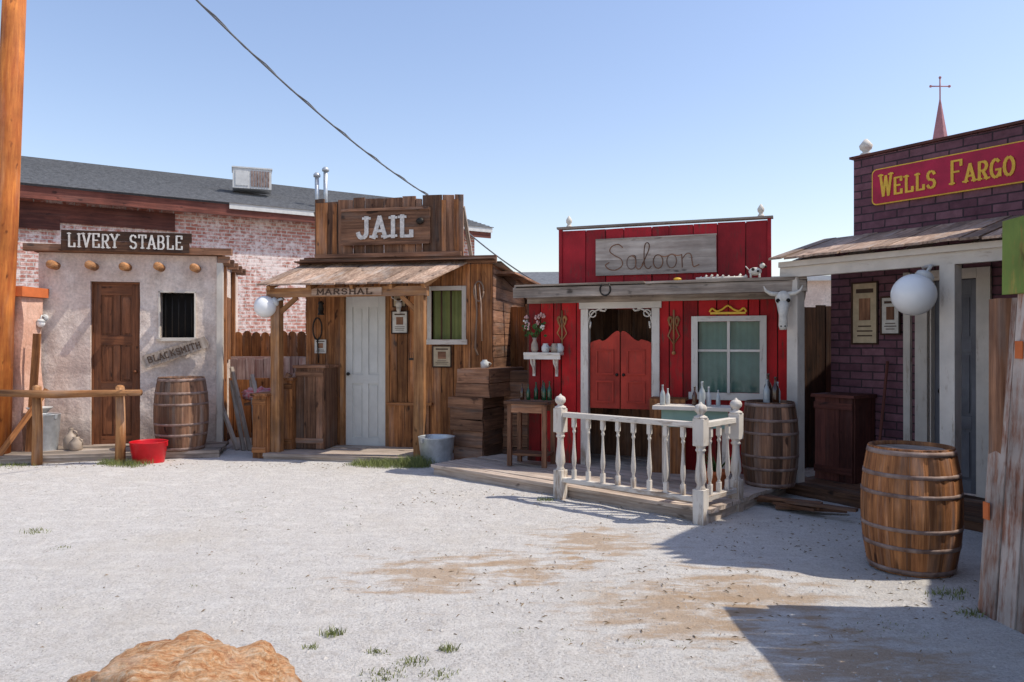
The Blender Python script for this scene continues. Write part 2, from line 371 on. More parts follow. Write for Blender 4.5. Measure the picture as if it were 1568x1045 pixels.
for i in range(9500):
    y=2.0+8.2*R()**1.5; x=U(-.75,.75)*y
    r=U(.003,.008)*(1.0 if R()<.97 else 2.2); z=gz(x,y)
    vs=[(x+U(.7,1.2)*r*dx,y+U(.7,1.2)*r*dy,z+r*dz*.7) for dx,dy,dz in((1,0,.1),(0,1,.1),(-1,0,.1),(0,-1,.1),(.1,.1,1))]
    b.add(vs,[(0,1,4),(1,2,4),(2,3,4),(3,0,4)],None,0)
b.obj('gravel','grav')
b=B()
def tuft(x,y,rad,n,h):
    for i in range(n):
        a=U(0,6.28);q=rad*R()**.8; px,py=x+q*math.cos(a),y+q*math.sin(a)*.7; hh=h*U(.3,1.1); t=U(0,6.28); w=U(.0015,.0038)
        lx,ly=U(-.7,.7)*hh,U(-.7,.7)*hh
        c,s_=math.cos(t)*w,math.sin(t)*w; z0=gz(px,py)-.003
        b.add([(px-c,py-s_,z0),(px+c,py+s_,z0),(px+c*.7+lx*.4,py+s_*.7+ly*.4,z0+hh*.6),(px-c*.7+lx*.4,py-s_*.7+ly*.4,z0+hh*.6),(px+lx,py+ly,z0+hh*.9)],[(0,1,2,3),(3,2,4)])
for x,y,r,n_,h in ((-4.0,6.3,.13,90,.035),(-4.15,5.75,.06,30,.03),(-3.5,5.8,.12,30,.02),(-.98,4.1,.07,110,.045),(-1.05,3.93,.05,50,.03),(-.5,3.75,.1,110,.03),(-.33,3.9,.06,80,.045),
   (-.62,3.6,.12,120,.03),(-.35,3.6,.1,80,.025),(-.7,3.85,.06,50,.03),(-3.85,4.6,.05,25,.025),(-1.6,9.68,.45,1500,.11),(-1.2,9.58,.25,1000,.17),(-1.9,9.68,.25,400,.07),(-5.2,9.72,.18,300,.10),(-4.9,9.62,.3,600,.10),(-6.4,9.7,.3,300,.06),
   (-.55,9.1,.25,300,.07),(.35,7.5,.12,100,.04),(2.75,4.75,.15,120,.05),(2.7,4.4,.1,90,.05),(2.1,4.2,.3,60,.02)): tuft(x,y,r,n_,h)
for i in range(45): tuft(U(-5,1),U(3.3,8),.04,9,.014)
b.obj('weeds','weed')
b=B()
for i in range(900):
    q=random.choice(((-1.5,9.6,2.2,.25),(.5,7.6,1.5,.5),(2.3,6.2,.8,.7),(2.8,4.8,.5,.5),(-5.3,9.7,1.2,.3),(0,5.5,3,2.2),(.8,4.6,1.2,.7)))
    x=q[0]+U(-1,1)*q[2];y=q[1]+U(-1,1)*q[3]; l=U(.01,.045); a=U(0,6.28); z=gz(x,y)+.004; w=U(.001,.004)
    dx,dy=math.cos(a)*l,math.sin(a)*l
    b.add([(x-dy*.0-w,y,z),(x+w,y,z),(x+dx+w,y+dy,z+.004),(x+dx-w,y+dy,z+.004),(x+dx*.5,y+dy*.5,z+.009)],[(0,1,4),(1,2,4),(2,3,4),(3,0,4)])
b.obj('straw_and_leaf_litter','straw')
b=B(); b.ball((0,0,0),.50,.44,.36,72,0,.2,2.6); b.obj('sandstone_rock','rock',loc=(-1.33,3.05,-.02),rot=.3)

# ------------------------------------------------------------------ barrels, pails
def barrel(name,x,y,z,h,rb,rm,mat='barrel',ang=0):
    b=B(); ns=18; per=3; seg=ns*per; rows=11; vs=[];g=[];fs=[];rr=[]
    sr=[R() for _ in range(ns)]
    for i in range(rows+1):
        t=i/rows; rad=rb+(rm-rb)*(1-(2*t-1)**2)
        for k in range(seg):
            a=2*math.pi*k/seg; q=rad-(.006 if k%per==0 else 0)
            vs.append((q*math.cos(a),q*math.sin(a),h*t)); g.append((h*t,a*.35,(k//per)*.37))
    for i in range(rows):
        for k in range(seg):
            k2=(k+1)%seg; fs.append((i*seg+k,i*seg+k2,(i+1)*seg+k2,(i+1)*seg+k)); rr.append(sr[k//per])
    b.add(vs,fs,g,0,rr,False)
    b.lathe([(rb,h),(rb-.02,h+.001),(rb-.022,h-.03)],seg=40,cap=False)
    rt=rb-.02
    for k in range(6):
        x0=-rt+2*rt*k/6; x1=x0+2*rt/6-.003
        w0=math.sqrt(max(0,rt*rt-x0*x0)); w1=math.sqrt(max(0,rt*rt-x1*x1))
        b.add([(x0,-w0,h-.028),(x1,-w1,h-.028),(x1,w1,h-.028),(x0,w0,h-.028)],[(0,1,2,3)],[(0,x0,0),(0,x1,0),(2*w1,x1,0),(2*w0,x0,0)],2)
    for t0,t1 in ((.012,.05),(.20,.235),(.35,.382),(.62,.652),(.77,.805),(.945,.985)):
        def rad(t): return rb+(rm-rb)*(1-(2*t-1)**2)+.0035
        b.lathe([(rad(t0)-.006,h*t0),(rad(t0),h*t0+.001),(rad(t1),h*t1-.001),(rad(t1)-.006,h*t1)],seg=40,m=1,cap=False)
    return b.obj(name,[mat,'hoop','grey'],loc=(x,y,z),rot=ang)
barrel('wooden_barrel',2.83,5.33,0,.86,.275,.325,'barrel',.4)
barrel('wooden_barrel',2.66,7.75,.12,.86,.24,.285,'barrel2',1)
barrel('wooden_barrel',-4.60,10.45,.10,1.0,.30,.355,'barrel2',2)
def pail(name,x,y,z,r0,r1,h,mat,handle=True):
    b=B(); b.lathe([(r0,0),(r0+(r1-r0)*.5,h*.5),(r0+(r1-r0)*.52+.004,h*.52),(r1,h-.01),(r1+.008,h),(r1-.002,h+.004),(r1-.006,h-.01),(r0,.02),(.001,.02)],seg=28,cap=False)
    if handle:
        b.tube([(r1*math.cos(t),0,h-.02+r1*.9*math.sin(t)*-.4) for t in [math.pi*i/12 for i in range(13)]],.004,6)
        for sgn in(-1,1): b.box(sgn*r1-.008,sgn*r1+.008,-.02,.02,h-.06,h-.005)
    return b.obj(name,mat,loc=(x,y,z),rot=U(0,3))
pail('galvanised_wash_tub',-.98,9.75,0,.19,.235,.36,'galv')
pail('red_enamel_tub',-4.78,9.88,0,.19,.23,.28,'redm')
pail('galvanised_bucket',-6.38,10.3,.1,.13,.165,.5,'galv')
pail('white_enamel_basin',-6.42,10.2,.62,.09,.15,.08,'lamp',False)
b=B(); b.lathe([(.07,0),(.09,.03),(.095,.14),(.07,.2),(.03,.24),(.028,.29),(.036,.3)],seg=18); b.tube([(.03,0,.27),(.08,0,.25),(.085,0,.18)],.009,6); b.obj('stoneware_jug','jug',loc=(-6.08,10.35,.1))
b=B(); b.lathe([(.06,0),(.08,.03),(.085,.12),(.04,.17),(.045,.19)],seg=18); b.tube([(.03,0,.17),(.085,0,.15),(.085,0,.08)],.009,6); b.obj('clay_pot','jug',loc=(-5.95,10.25,.1))

# ------------------------------------------------------------------ livery stable
E=empty('livery_stable_building',(L.x,L.y,0),L.a)
b=B(); op=[(.67,1.325,.1,2.46),(1.60,2.07,1.65,2.31)]
def lines(a,c,cuts,st):
    br=sorted(set([a,c]+cuts)); out=[a]
    for p,q in zip(br[:-1],br[1:]):
        k=max(1,round((q-p)/st)); out+=[p+(q-p)*i/k for i in range(1,k+1)]
    return out
us=lines(0,2.38,[.67,1.325,1.6,2.07],.05); zs=lines(0,2.86,[.1,2.46,1.65,2.31],.05)
def wv(u,z): return .028*noise.noise(Vector((u*1.6,z*1.6,1)))+.018*noise.noise(Vector((u*4,z*4,7)))+.006*noise.noise(Vector((u*11,z*11,7)))
vs=[(u,wv(u,z),z) for u in us for z in zs]; fs=[]; nz=len(zs)
def inop(u,z): return any(o_[0]<u<o_[1] and o_[2]<z<o_[3] for o_ in op)
for i in range(len(us)-1):
    for k in range(nz-1):
        if not inop((us[i]+us[i+1])/2,(zs[k]+zs[k+1])/2): fs.append((i*nz+k,(i+1)*nz+k,(i+1)*nz+k+1,i*nz+k+1))
b.add(vs,fs,None,0,.5,True)
for o_ in op:
    ring=[(u,o_[2]) for u in us if o_[0]<=u<=o_[1]]+[(o_[1],z) for z in zs if o_[2]<z<=o_[3]]+[(u,o_[3]) for u in us[::-1] if o_[0]<=u<o_[1]]+[(o_[0],z) for z in zs[::-1] if o_[2]<z<o_[3]]
    n_=len(ring); vs=[(u,wv(u,z),z) for u,z in ring]+[(u,.14,z) for u,z in ring]
    b.add(vs,[(i,(i+1)%n_,n_+(i+1)%n_,n_+i) for i in range(n_)],None,0,.5,False)
b.box(0.0,.12,.04,2.4,0,2.86); b.box(2.26,2.38,.04,2.4,0,2.86); b.box(.12,2.26,2.28,2.4,0,2.86)
b.obj('adobe_walls','adobe',E)
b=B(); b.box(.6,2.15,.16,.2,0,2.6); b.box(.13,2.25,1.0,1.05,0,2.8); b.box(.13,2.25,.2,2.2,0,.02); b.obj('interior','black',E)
b=B(); b.box(-.05,2.46,-.02,2.45,2.862,2.90); b.box(-.16,2.60,-.12,.0,2.87,2.97,.006); 
for k in range(5): b.box(2.40,2.56,-.05+.5*k,.05+.5*k,2.76,2.86,.004)
b.planks(2.385,2.42,.1,2.3,0,.1,.2)
b.obj('roof_beam','jail2',E)
b=B()
for u in (.23,.72,1.16,1.615,2.10):
    mt=Matrix.Rotation(math.pi/2+U(-.04,.04),4,'X'); b.lathe([(.056,-.1),(.060,.24),(.050,.255)],(u,0,2.67),14,0,mt,r=.9)
b.obj('viga_log_ends','post',E)
b=B(); pdoor(b,.685,1.31,.1,2.43,.09,rows=((.05,.33),(.39,.62),(.68,.93))); b.tube([(1.25,.07,1.15),(1.25,.02,1.15)],.022,8)
for q in ((.672,.69),(1.305,1.323)): b.box(q[0],q[1],.04,.12,.1,2.45)
b.box(.672,1.323,.04,.12,2.43,2.455); b.obj('door','doorb',E)
b=B(); 
for k in range(5): b.tube([(1.66+.09*k,.07,1.64),(1.66+.09*k,.07,2.32)],.009,6)
b.obj('window_bars','iron',E)
b=B(); b.box(1.56,2.11,-.06,.1,1.60,1.65,.004); b.box(1.58,1.60,-.03,.1,1.65,2.33);b.box(2.07,2.09,-.03,.1,1.65,2.33);b.box(1.58,2.09,-.03,.1,2.31,2.335)
b.obj('window_frame','cream',E)
b=B(); b.box(2.385,2.47,-.05,.05,.1,2.76,.004); b.obj('corner_post','cream',E)
b=B(); b.box(2.39,2.44,.5,.62,0,2.76); b.box(2.39,2.42,.8,1.2,1.3,2.3); b.box(2.39,2.44,1.5,1.62,0,2.76); b.obj('side_framing','jail',E)
b=B()
for k in range(6): b.box(-.2,2.55,-.95+.16*k,-.8+.16*k,.06,.10+U(0,.006),.004)
b.box(-.2,2.55,-.94,-.88,0,.058); b.obj('boardwalk','grey',E)
b=B(); b.planks(.34,2.05,-.17,-.145,2.88,3.17,.15,vert=False,topj=.03); text(b,'LIVERY STABLE',.42,2.93,.19,.122,.024,-.177,m=1)
b.obj('livery_stable_sign',['dark','letw'],loc=(L.x,L.y,0),rot=L.a)
b=B(); b.poly([(0,0),(.9,.03),(.93,.1),(.9,.2),(.02,.19),(-.03,.1)],-.02,0); text(b,'BLACKSMITH',.06,.06,.09,.08,.012,-.026,m=1)
o_=b.obj('blacksmith_sign',['grey','letd'],loc=L.w(1.42,-.06,1.2)); o_.rotation_euler=(0,math.radians(-18),L.a)
b=B(); b.lathe([(.05,0),(.05,.02),(.03,.03)],(0,0,0),12,0,Matrix.Rotation(math.pi/2,4,'X')); b.tube([(0,0,0),(0,-.12,.03),(0,-.16,-.02)],.01,6,0); b.ball((0,-.16,-.08),.06,m=1); b.lathe([(.07,-.06),(.03,-.02)],(0,-.16,0),12,0)
b.obj('wall_lantern',['lamp','globe'],loc=L.w(.08,0,1.93),rot=L.a)
b=B()
for x in (-6.17,-5.09): b.tube([(x,9.75,-.1),(x+.01,9.75,.5),(x,9.75,1.0)],[.065,.06,.055],10); b.ball((x,9.75,1.0),.055,.055,.03,10)
b.tube([(-6.62,9.69,.93),(-5.9,9.69,.91),(-5.3,9.69,.925),(-4.78,9.68,.935)],[.045,.052,.045,.04],10)
b.obj('hitching_rail','post')
b=B(); b.beam((-6.75,9.75,0),(-6.25,10.1,.95),.07,.07); b.beam((-6.5,10.1,0),(-6.45,10.2,1.7),.09,.04); b.obj('leaning_boards','jail')
b=B()
def roundwall(b,x0,x1,y0,y1,z0,z1,a,m):
    n1=14
    for (p,q) in (((x0,y0),(x1,y0)),((x1,y0),(x1,y1))):
        vs=[];fs=[]
        for i in range(n1+1):
            for k in range(n1+1):
                x=p[0]+(q[0]-p[0])*i/n1; y=p[1]+(q[1]-p[1])*i/n1; z=z0+(z1-z0)*k/n1
                d=a*noise.noise(Vector((x*2,y*2,z*2))); vs.append((x+d,y+d,z))
        for i in range(n1):
            for k in range(n1): c=i*(n1+1)+k; fs.append((c,c+n1+1,c+n1+2,c+1))
        b.add(vs,fs,None,m,.5,True)
roundwall(b,-9,-6.62,10.15,10.6,0,2.2,.04,0); b.box(-9,-6.66,10.19,10.58,2.1,2.2,0,0)
b.box(-9.0,-6.58,10.08,10.66,2.2,2.33,.01,1); b.obj('adobe_wall',['adobe2','cap'])
b=B(); b.tube([(-6.86,9.99,-.1),(-6.80,9.99,2.05),(-6.74,9.99,3.2),(-6.56,9.99,7.6)],[.16,.155,.15,.13],20)
b.obj('wooden_pole','pole')

# ------------------------------------------------------------------ jail
E=empty('jail_building',(J.x,J.y,0),J.a)
op=[(.6,1.245,.05,2.27),(1.93,2.38,1.62,2.32)]
b=B(); b.planks(0,2.82,-.025,0,.0,2.72,.16,op,topj=0,j=.007,gap=.008)
b.obj('front_planks','jail',E)
b=B(); 
for k in range(16): z=.17*k; b.box(2.80,2.83,.0,2.5,z+.003,z+.165,.004)
for k in range(16): z=.17*k; b.box(-.02,.01,.0,2.5,z+.003,z+.165,.004)
b.box(0,2.82,2.45,2.5,0,2.6)
b.obj('side_walls','jail2',E)
b=B(); b.box(.02,.58,.006,.03,0,2.7);b.box(1.26,1.91,.006,.03,0,2.7);b.box(2.40,2.79,.006,.03,0,2.7);b.box(1.91,2.4,.2,.22,1.5,2.5); b.box(.02,2.79,1.5,1.52,0,2.6); b.obj('light_block_backing','black',E)  # black backing added to keep light from showing through the plank gaps
b=B(); b.planks(.157,2.415,-.075,-.04,2.80,3.66,.19,topj=.045,j=.01,gap=.012,wv=.7); b.obj('false_front','jail2',E)
b=B(); b.box(.19,.36,-.1,-.078,2.86,3.62,.005);b.box(.0,.16,-.10,-.06,2.75,2.82,.004); 
for u in (.45,2.28,2.1): b.box(u,u+.06,-.10,-.078,2.82,3.6,.006)
b.obj('battens','jail',E)
b=B(); b.planks(-.05,2.9,-.14,-.085,2.69,2.80,.12,vert=False,j=.004); b.box(-.05,2.9,-.3,-.145,2.735,2.76,.01); b.box(.2,2.4,-.16,-.12,2.80,2.86,.004); b.obj('cornice_boards','jail2',E)
b=B(); b.add([(-.1,-.05,2.72),(2.95,-.05,2.72),(2.95,2.6,2.55),(-.1,2.6,2.55)],[(0,1,2,3)]); b.add([(-.1,-.05,2.69),(2.95,-.05,2.69),(2.95,2.6,2.52),(-.1,2.6,2.52)],[(3,2,1,0)])
b.beam((.16,.5,2.75),(.16,-.05,3.5),.05,.04);b.beam((2.4,.5,2.75),(2.4,-.05,3.5),.05,.04)
b.obj('roof','grey',E)
b=B(); n_=15
for k in range(n_):
    t0=k/n_; t1=(k+.96)/n_
    f0=-.22+2.37*t0; f1=-.22+2.37*t1; c0=.0+2.52*t0; c1=.0+2.52*t1; e=U(-.05,.03); dz=U(0,.018)
    z0=2.345+dz; z1=2.715+dz; T=.022
    vs=[(f0,-1.0+e,z0),(f1,-1.0+e,z0),(c1,-.06,z1),(c0,-.06,z1)]; vs+= [(x,y,z+T) for x,y,z in vs]
    b.add(vs,[(3,2,1,0),(4,5,6,7),(0,1,5,4),(1,2,6,5),(2,3,7,6),(3,0,4,7)],[(y,x,z) for x,y,z in vs])
b.obj('porch_roof','roofw',E)
b=B(); b.box(-.18,2.12,-.85,-.75,2.20,2.325,.004)
for u in (-.1,.5,1.1,1.65,2.1): b.beam((u,-.95,2.318),(u+.12,-.06,2.66),.05,.06)
for u in (-.049,2.01): b.box(u-.065,u+.065,-.86,-.73,.0,2.2,.008)
b.beam((-.05,-.8,1.95),(.25,-.8,2.2),.04,.06); b.beam((2.01,-.8,1.95),(1.75,-.8,2.2),.04,.06)
b.obj('porch_frame','post',E)
b=B(); b.box(.5,1.5,-.875,-.855,2.215,2.315,.002,r=.9); text(b,'MARSHAL',.58,2.228,.072,.115,.015,-.88,m=1); b.obj('marshal_board',['roofw','letd'],E)
b=B(); pdoor(b,.615,1.23,.06,2.25,.02,rows=((.06,.42),(.48,.93))); b.obj('door','doorw',E)
b=B(); b.box(.545,.60,-.045,-.028,.05,2.33,.003);b.box(1.245,1.30,-.045,-.028,.05,2.33,.003);b.box(.60,1.245,-.046,-.028,2.27,2.33,.003);b.box(.60,.614,-.02,.05,.05,2.27);b.box(1.231,1.245,-.02,.05,.05,2.27);b.box(.6,1.245,-.02,.05,2.251,2.27); b.obj('door_frame','post',E)
b=B(); b.ball((.67,-.05,1.12),.026,m=0,seg=10); b.tube([(.67,0.01,1.12),(.67,-.04,1.12)],.012,8); b.obj('door_knob','iron',E)
b=B(); 
b.box(1.87,1.93,-.05,-.028,1.56,2.38,.002);b.box(2.38,2.44,-.05,-.028,1.56,2.38,.002);b.box(1.93,2.38,-.05,-.028,2.32,2.38,.002);b.box(1.85,2.46,-.07,-.028,1.55,1.62,.002); b.obj('window_frame','cream',E)
def curtain(b,u0,u1,z0,z1,v,a=.015,f=60):
    n_=int((u1-u0)*60); vs=[];fs=[]
    for i in range(n_+1):
        u=u0+(u1-u0)*i/n_
        for z in (z0,z1): vs.append((u,v+a*math.sin(u*f),z))
    for i in range(n_): fs.append((2*i,2*i+2,2*i+3,2*i+1))
    b.add(vs,fs,None,0,.5,True)
b=B(); curtain(b,1.93,2.38,1.62,2.32,.05); b.obj('curtain','curt2',E)
b=B(); 
for u in (2.06,2.2): b.box(u,u+.018,0,.02,1.62,2.32)
b.obj('window_muntins','dark',E)
b=B()
for k in range(6): b.box(-.15,2.2,-1.0+.165*k,-.845+.165*k,.035,.07+U(0,.008),.005)
b.box(-.15,2.2,-.98,-.9,-.02,.034); b.obj('porch_deck','deck',E)
b=B(); b.planks(1.30,1.90,-.06,-.035,.07,.68,.2,j=.004); b.box(1.28,1.95,-.1,-.03,.68,.72,.003); b.planks(1.33,1.42,-.05,-.03,.72,2.3,.1); b.box(1.62,1.68,-.06,-.03,.72,2.3,.003); b.obj('wainscot','jail',E)
b=B(); b.beam((2.83,.6,2.62),(3.35,.9,2.1),.05,.09); b.beam((2.83,1.2,2.62),(3.4,1.5,2.1),.05,.09); b.box(2.82,3.1,.2,2.6,2.56,2.6,.01); b.obj('side_eave','jail2',E)
b=B(); b.planks(.6,1.93,-.13,-.105,2.99,3.50,.26,vert=False,topj=.01,j=.004)
for q in ((.6,1.93,3.47,3.51),(.6,1.93,2.98,3.02)): b.box(q[0],q[1],-.145,-.131,q[2],q[3],.003)
text(b,'JAIL',.84,3.09,.29,.245,.06,-.14,.015,m=1)
b.ball((1.8,-.16,3.3),.06,.03,.05,8,2);b.obj('jail_sign',['jail2','letw','iron'],loc=(J.x,J.y,0),rot=J.a)
def paper(name,F,u0,u1,z0,z1,v,mat='paper',frame=True):
    b=B(); b.box(u0,u1,v-.006,v,z0,z1,0,0)
    h=z1-z0; c=(u0+u1)/2; w0=u1-u0
    b.box(c-w0*.36,c+w0*.36,v-.0085,v-.0065,z1-h*.16,z1-h*.09,0,1); b.box(c-w0*.24,c+w0*.24,v-.0085,v-.0065,z1-h*.62,z1-h*.25,0,3)
    for i in range(3):
        zz=z1-h*(.72+.08*i); w=w0*U(.25,.38); b.box(c-w,c+w,v-.0085,v-.0065,zz-h*.012,zz+h*.012,0,1)
    if frame:
        e=.018
        for q in ((u0-e,u0,z0-e,z1+e),(u1,u1+e,z0-e,z1+e),(u0,u1,z0-e,z0),(u0,u1,z1,z1+e)): b.box(q[0],q[1],v-.015,v,q[2],q[3],0,2)
    return b.obj(name,[mat,'letd','dark','jail2'],loc=(F.x,F.y,0),rot=F.a)
paper('wanted_poster',J,1.36,1.58,1.72,2.02,-.07,'paperw'); paper('notice_poster',J,1.38,1.55,2.1,2.25,-.07,'paper')
paper('wanted_poster',J,1.97,2.22,1.24,1.52,-.06,'paper'); paper('notice_poster',J,.15,.33,1.42,1.62,-.05,'paperw',False)
b=B(); b.lathe([(.05,0),(.05,.02),(.035,.03),(.045,.09),(.03,.15),(.045,.16),(.02,.2)],seg=12); b.tube([(-.045,0,.15),(0,0,.28),(.045,0,.15)],.005,6); b.obj('hanging_lantern','iron',loc=J.w(.28,-.12,1.98))
b=B(); b.tube([(.1*math.cos(t)*.7,0,.16*math.sin(t)) for t in [6.283*i/20 for i in range(21)]],.012,6); b.tube([(0,0,-.15),(.02,-.01,-.5)],.01,6); b.obj('horse_harness','iron',loc=J.w(.2,-.07,1.78),rot=J.a)
b=B(); b.tube([(.0,0,0),(.03,-.02,-.4),(.0,0,-.9),(.04,0,-1.0)],.014,6); b.tube([(.06,0,0),(.09,-.02,-.3),(.1,0,-.8)],.01,6); b.tube([(.05+.07*math.cos(t),0,-.1+.14*math.sin(t)) for t in [6.283*i/20 for i in range(21)]],.012,6); b.obj('coiled_rope','roofw',loc=J.w(2.58,-.06,2.4),rot=J.a)
b=B(); b.ball((0,0,0),.05,.04,.06,8); b.tube([(0,0,.04),(-.1,0,.1),(-.12,0,.2)],.009,6);b.tube([(0,0,.04),(.1,0,.1),(.12,0,.2)],.009,6); b.lathe([(.02,-.13),(.04,-.04)],seg=8); b.obj('deer_skull','bone',loc=J.w(1.47,-.12,2.12),rot=J.a)
b=B(); b.tube([(0,0,0),(0,-.01,1.25)],.013,8); b.box(-.09,.09,-.02,.02,1.25,1.28,0,1)
for k in range(7): b.tube([(-.085+.028*k,0,1.27),(-.085+.028*k,-.03,1.36)],.004,5,1)
b.obj('garden_rake',['post','iron'],loc=J.w(1.74,-.18,.08),rot=J.a)
def cabinet(name,F,u0,u1,v0,v1,z0,z1,mat):
    b=B(); b.planks(u0,u1,v0,v0+.025,z0,z1,.15,j=.004); 
    b.box(u0-.01,u0+.015,v0+.026,v1,z0,z1,.003); b.box(u1-.015,u1+.01,v0+.026,v1,z0,z1,.003); b.box(u0-.03,u1+.03,v0-.03,v1,z1,z1+.035,.004)
    for z in (z0+.08,z1-.12): b.box(u0,u1,v0-.018,v0-.005,z,z+.07,.003)
    b.box(u0,u1,v1-.02,v1,z0,z1); return b.obj(name,mat,loc=(F.x,F.y,0),rot=F.a)
cabinet('wooden_cabinet',J,.08,.50,-.5,-.06,.08,1.22,'jail2'); cabinet('wooden_cabinet',J,-.33,-.13,-.95,-.4,0,.85,'jail')
cabinet('wooden_crate',J,-.06,.07,-.6,-.1,.08,1.05,'jail')
def globe(name,p,r,dx,dz):
    b=B(); b.ball((0,0,0),r,seg=28,m=0); v=Vector((dx,0,dz)).normalized()
    rot=v.to_track_quat('Z','Y').to_matrix().to_4x4(); b.lathe([(r*.42,r*.88),(r*.42,r*1.12),(r*.25,r*1.25),(.02,r*1.3)],seg=16,m=1,mat=rot)
    b.tube([v*r*1.2,v*r*1.6,v*r*1.6+Vector((0,.12,0))],.018,8,1); b.obj(name,['globe','lamp'],loc=p)
globe('globe_lamp',J.w(-.17,-.9,2.07),.15,1,.5); globe('globe_lamp',W.w(1.36,-.24,2.01),.185,.6,1)

K=Fr(-.83,10.02,-28)
b=B()
for (u0,u1,va,z0,z1) in ((.05,.50,0,.0,.42),(.0,.52,-.03,.42,.86),(.12,.60,0,.86,1.24)):
    k=int((z1-z0)/.14)
    for i in range(k):
        a=z0+(z1-z0)*i/k; c=z0+(z1-z0)*(i+.96)/k
        b.box(u0+U(-.03,.03),u1,va,va+.04,a,c,.01); b.box(u1-.04,u1,va+.045,1.0,a,c,.008); b.box(u0,u0+.04,va+.045,1.0,a,c,.008)
    b.box(u0+.01,u1-.01,va+.01,1.0,z1-.03,z1-.008,.003)
b.obj('stacked_plank_bin','jail2',loc=(K.x,K.y,0),rot=K.a)
b=B()
for i in range(8): b.box(U(-.02,.02),.9,0,.06,.15*i,.15*i+.142,.006)
b.obj('plank_wall','jail2',loc=(-.25,10.3,0),rot=math.radians(-10))
b=B(); b.lathe([(.05,0),(.055,.08),(.03,.1),(.035,.11)],seg=14); b.tube([(.05,0,.08),(.09,0,.06),(.05,0,.02)],.007,6); b.obj('tin_cup','lamp',loc=K.w(.45,.15,1.24))
def fence(name,x0,y0,x1,y1,h,w,mat,scal=False,z0=0,jit=.03):
    b=B(); Lg=math.hypot(x1-x0,y1-y0); n_=int(Lg/w)
    for k in range(n_):
        u=k*w; hh=h+U(-jit,jit)
        if scal:
            pts=[(u,z0),(u+w*.94,z0),(u+w*.94,hh-.06)]+[(u+w*.47+w*.47*math.cos(t),hh-.06+.08*math.sin(t)) for t in [math.pi*i/6 for i in range(1,6)]]+[(u,hh-.06)]
            b.poly(pts,-.01,.012)
        else: b.box(u,u+w*.95,-.012+U(-.004,.004),.012,z0,hh,.004)
    for z in (z0+.3,h-.35): b.box(0,Lg,.015,.06,z,z+.09)
    return b.obj(name,mat,loc=(x0,y0,0),rot=math.atan2(y1-y0,x1-x0))
fence('plank_fence',-.25,12.0,.9,11.2,2.15,.14,'jail'); fence('plank_fence',-5.2,13.2,-2.6,12.9,1.75,.165,'jail',True)
fence('whitewashed_fence',-4.9,12.6,-2.7,12.5,1.32,.15,'silv',z0=.95); fence('plank_fence',-4.9,12.45,-2.7,12.35,.98,.3,'jail')
fence('plank_fence',2.9,9.3,4.2,9.6,2.05,.14,'dark')
b=B()
for i in range(7): x=-4.3+.11*i; b.beam((x+.28,11.0-.05*i,0),(x+U(-.25,.0),11.5,U(.8,1.25)),.05,.05)
b.obj('leaning_timbers','grey')
b=B(); b.box(-4.0,-3.4,11.55,11.9,0,.62,.01); b.beam((-4.05,11.5,.64),(-3.35,11.5,.70),.3,.04); b.beam((-3.9,11.5,0),(-3.4,11.48,1.1),.04,.09); b.obj('wooden_feed_trough','jail2')
b=B(); b.ball((0,0,0),.24,.16,.10,22,0,.5,3); b.ball((.08,-.08,-.1),.14,.1,.14,18,0,.5,4); b.obj('folded_cloth','cloth',loc=(-3.85,11.45,.78))

# ------------------------------------------------------------------ saloon
E=empty('saloon_building',(S.x,S.y,0),S.a)
op=[(.77,1.53,.12,1.98),(2.05,2.72,1.02,1.82)]
b=B(); b.planks(0,3.1,-.025,0,.1,2.15,.17,op,j=.006,gap=.012,wv=.6); b.obj('red_front_boards','red',E)
b=B(); b.box(-.02,.02,.0,2.4,0,2.2);b.box(3.08,3.12,.0,2.4,0,2.2); b.box(0,3.1,2.36,2.4,0,2.2); b.box(.02,.76,.006,.03,.1,2.15);b.box(1.54,2.04,.006,.03,.1,2.15);b.box(2.73,3.07,.006,.03,.1,2.15);b.box(2.04,2.73,.006,.03,.1,1.0); b.obj('side_walls','dark',E)
b=B(); b.planks(.3,2.0,.8,.83,.12,2.1,.2); b.box(0.03,3.07,.04,2.3,.1,.12); b.obj('interior','jail2',E)
b=B(); b.box(2.0,2.8,.14,.16,.9,1.9); b.obj('window_back','dark',E)
b=B(); b.planks(.44,2.80,-.03,-.002,2.27,2.93,.26,j=.006,gap=.009); b.box(.40,.44,-.05,.01,2.27,2.95,.003); b.box(2.80,2.84,-.05,.01,2.27,2.95,.003); b.obj('false_front','redtop',E)
b=B(); b.box(.44,2.80,0.006,.03,2.25,2.92); b.obj('false_front_backing','dark',E)
b=B(); b.box(.38,2.86,-.07,.04,2.952,2.975,.003); b.obj('coping','grey',E)
b=B(); b.beam((.6,.9,2.2),(.6,.01,2.8),.05,.05); b.beam((2.6,.9,2.2),(2.6,.01,2.8),.05,.05)
b.box(-.05,3.2,-.001,2.5,2.17,2.2); b.obj('roof','grey',E)
b=B(); b.box(-.08,3.2,-.34,-.27,2.12,2.24,.012); b.box(-.06,1.5,-.36,-.03,2.243,2.272,.008); b.box(1.51,3.2,-.37,-.03,2.241,2.268,.008); b.box(0,3.1,-.07,-.028,2.06,2.13,.004)
for u in (0,.45,1.05,1.6,2.2,2.7,3.05): b.box(u,u+.06,-.27,-.03,2.14,2.235,.004)
b.obj('eave_beam','grey',E)
b=B(); 
for q in ((.68,.77,.12,1.98),(1.53,1.62,.12,1.98),(.66,1.64,1.985,2.06)): b.box(q[0],q[1],-.06,-.028,q[2],q[3],.002)
b.box(.755,.77,-.027,.06,.12,1.98);b.box(1.53,1.545,-.027,.06,.12,1.98)
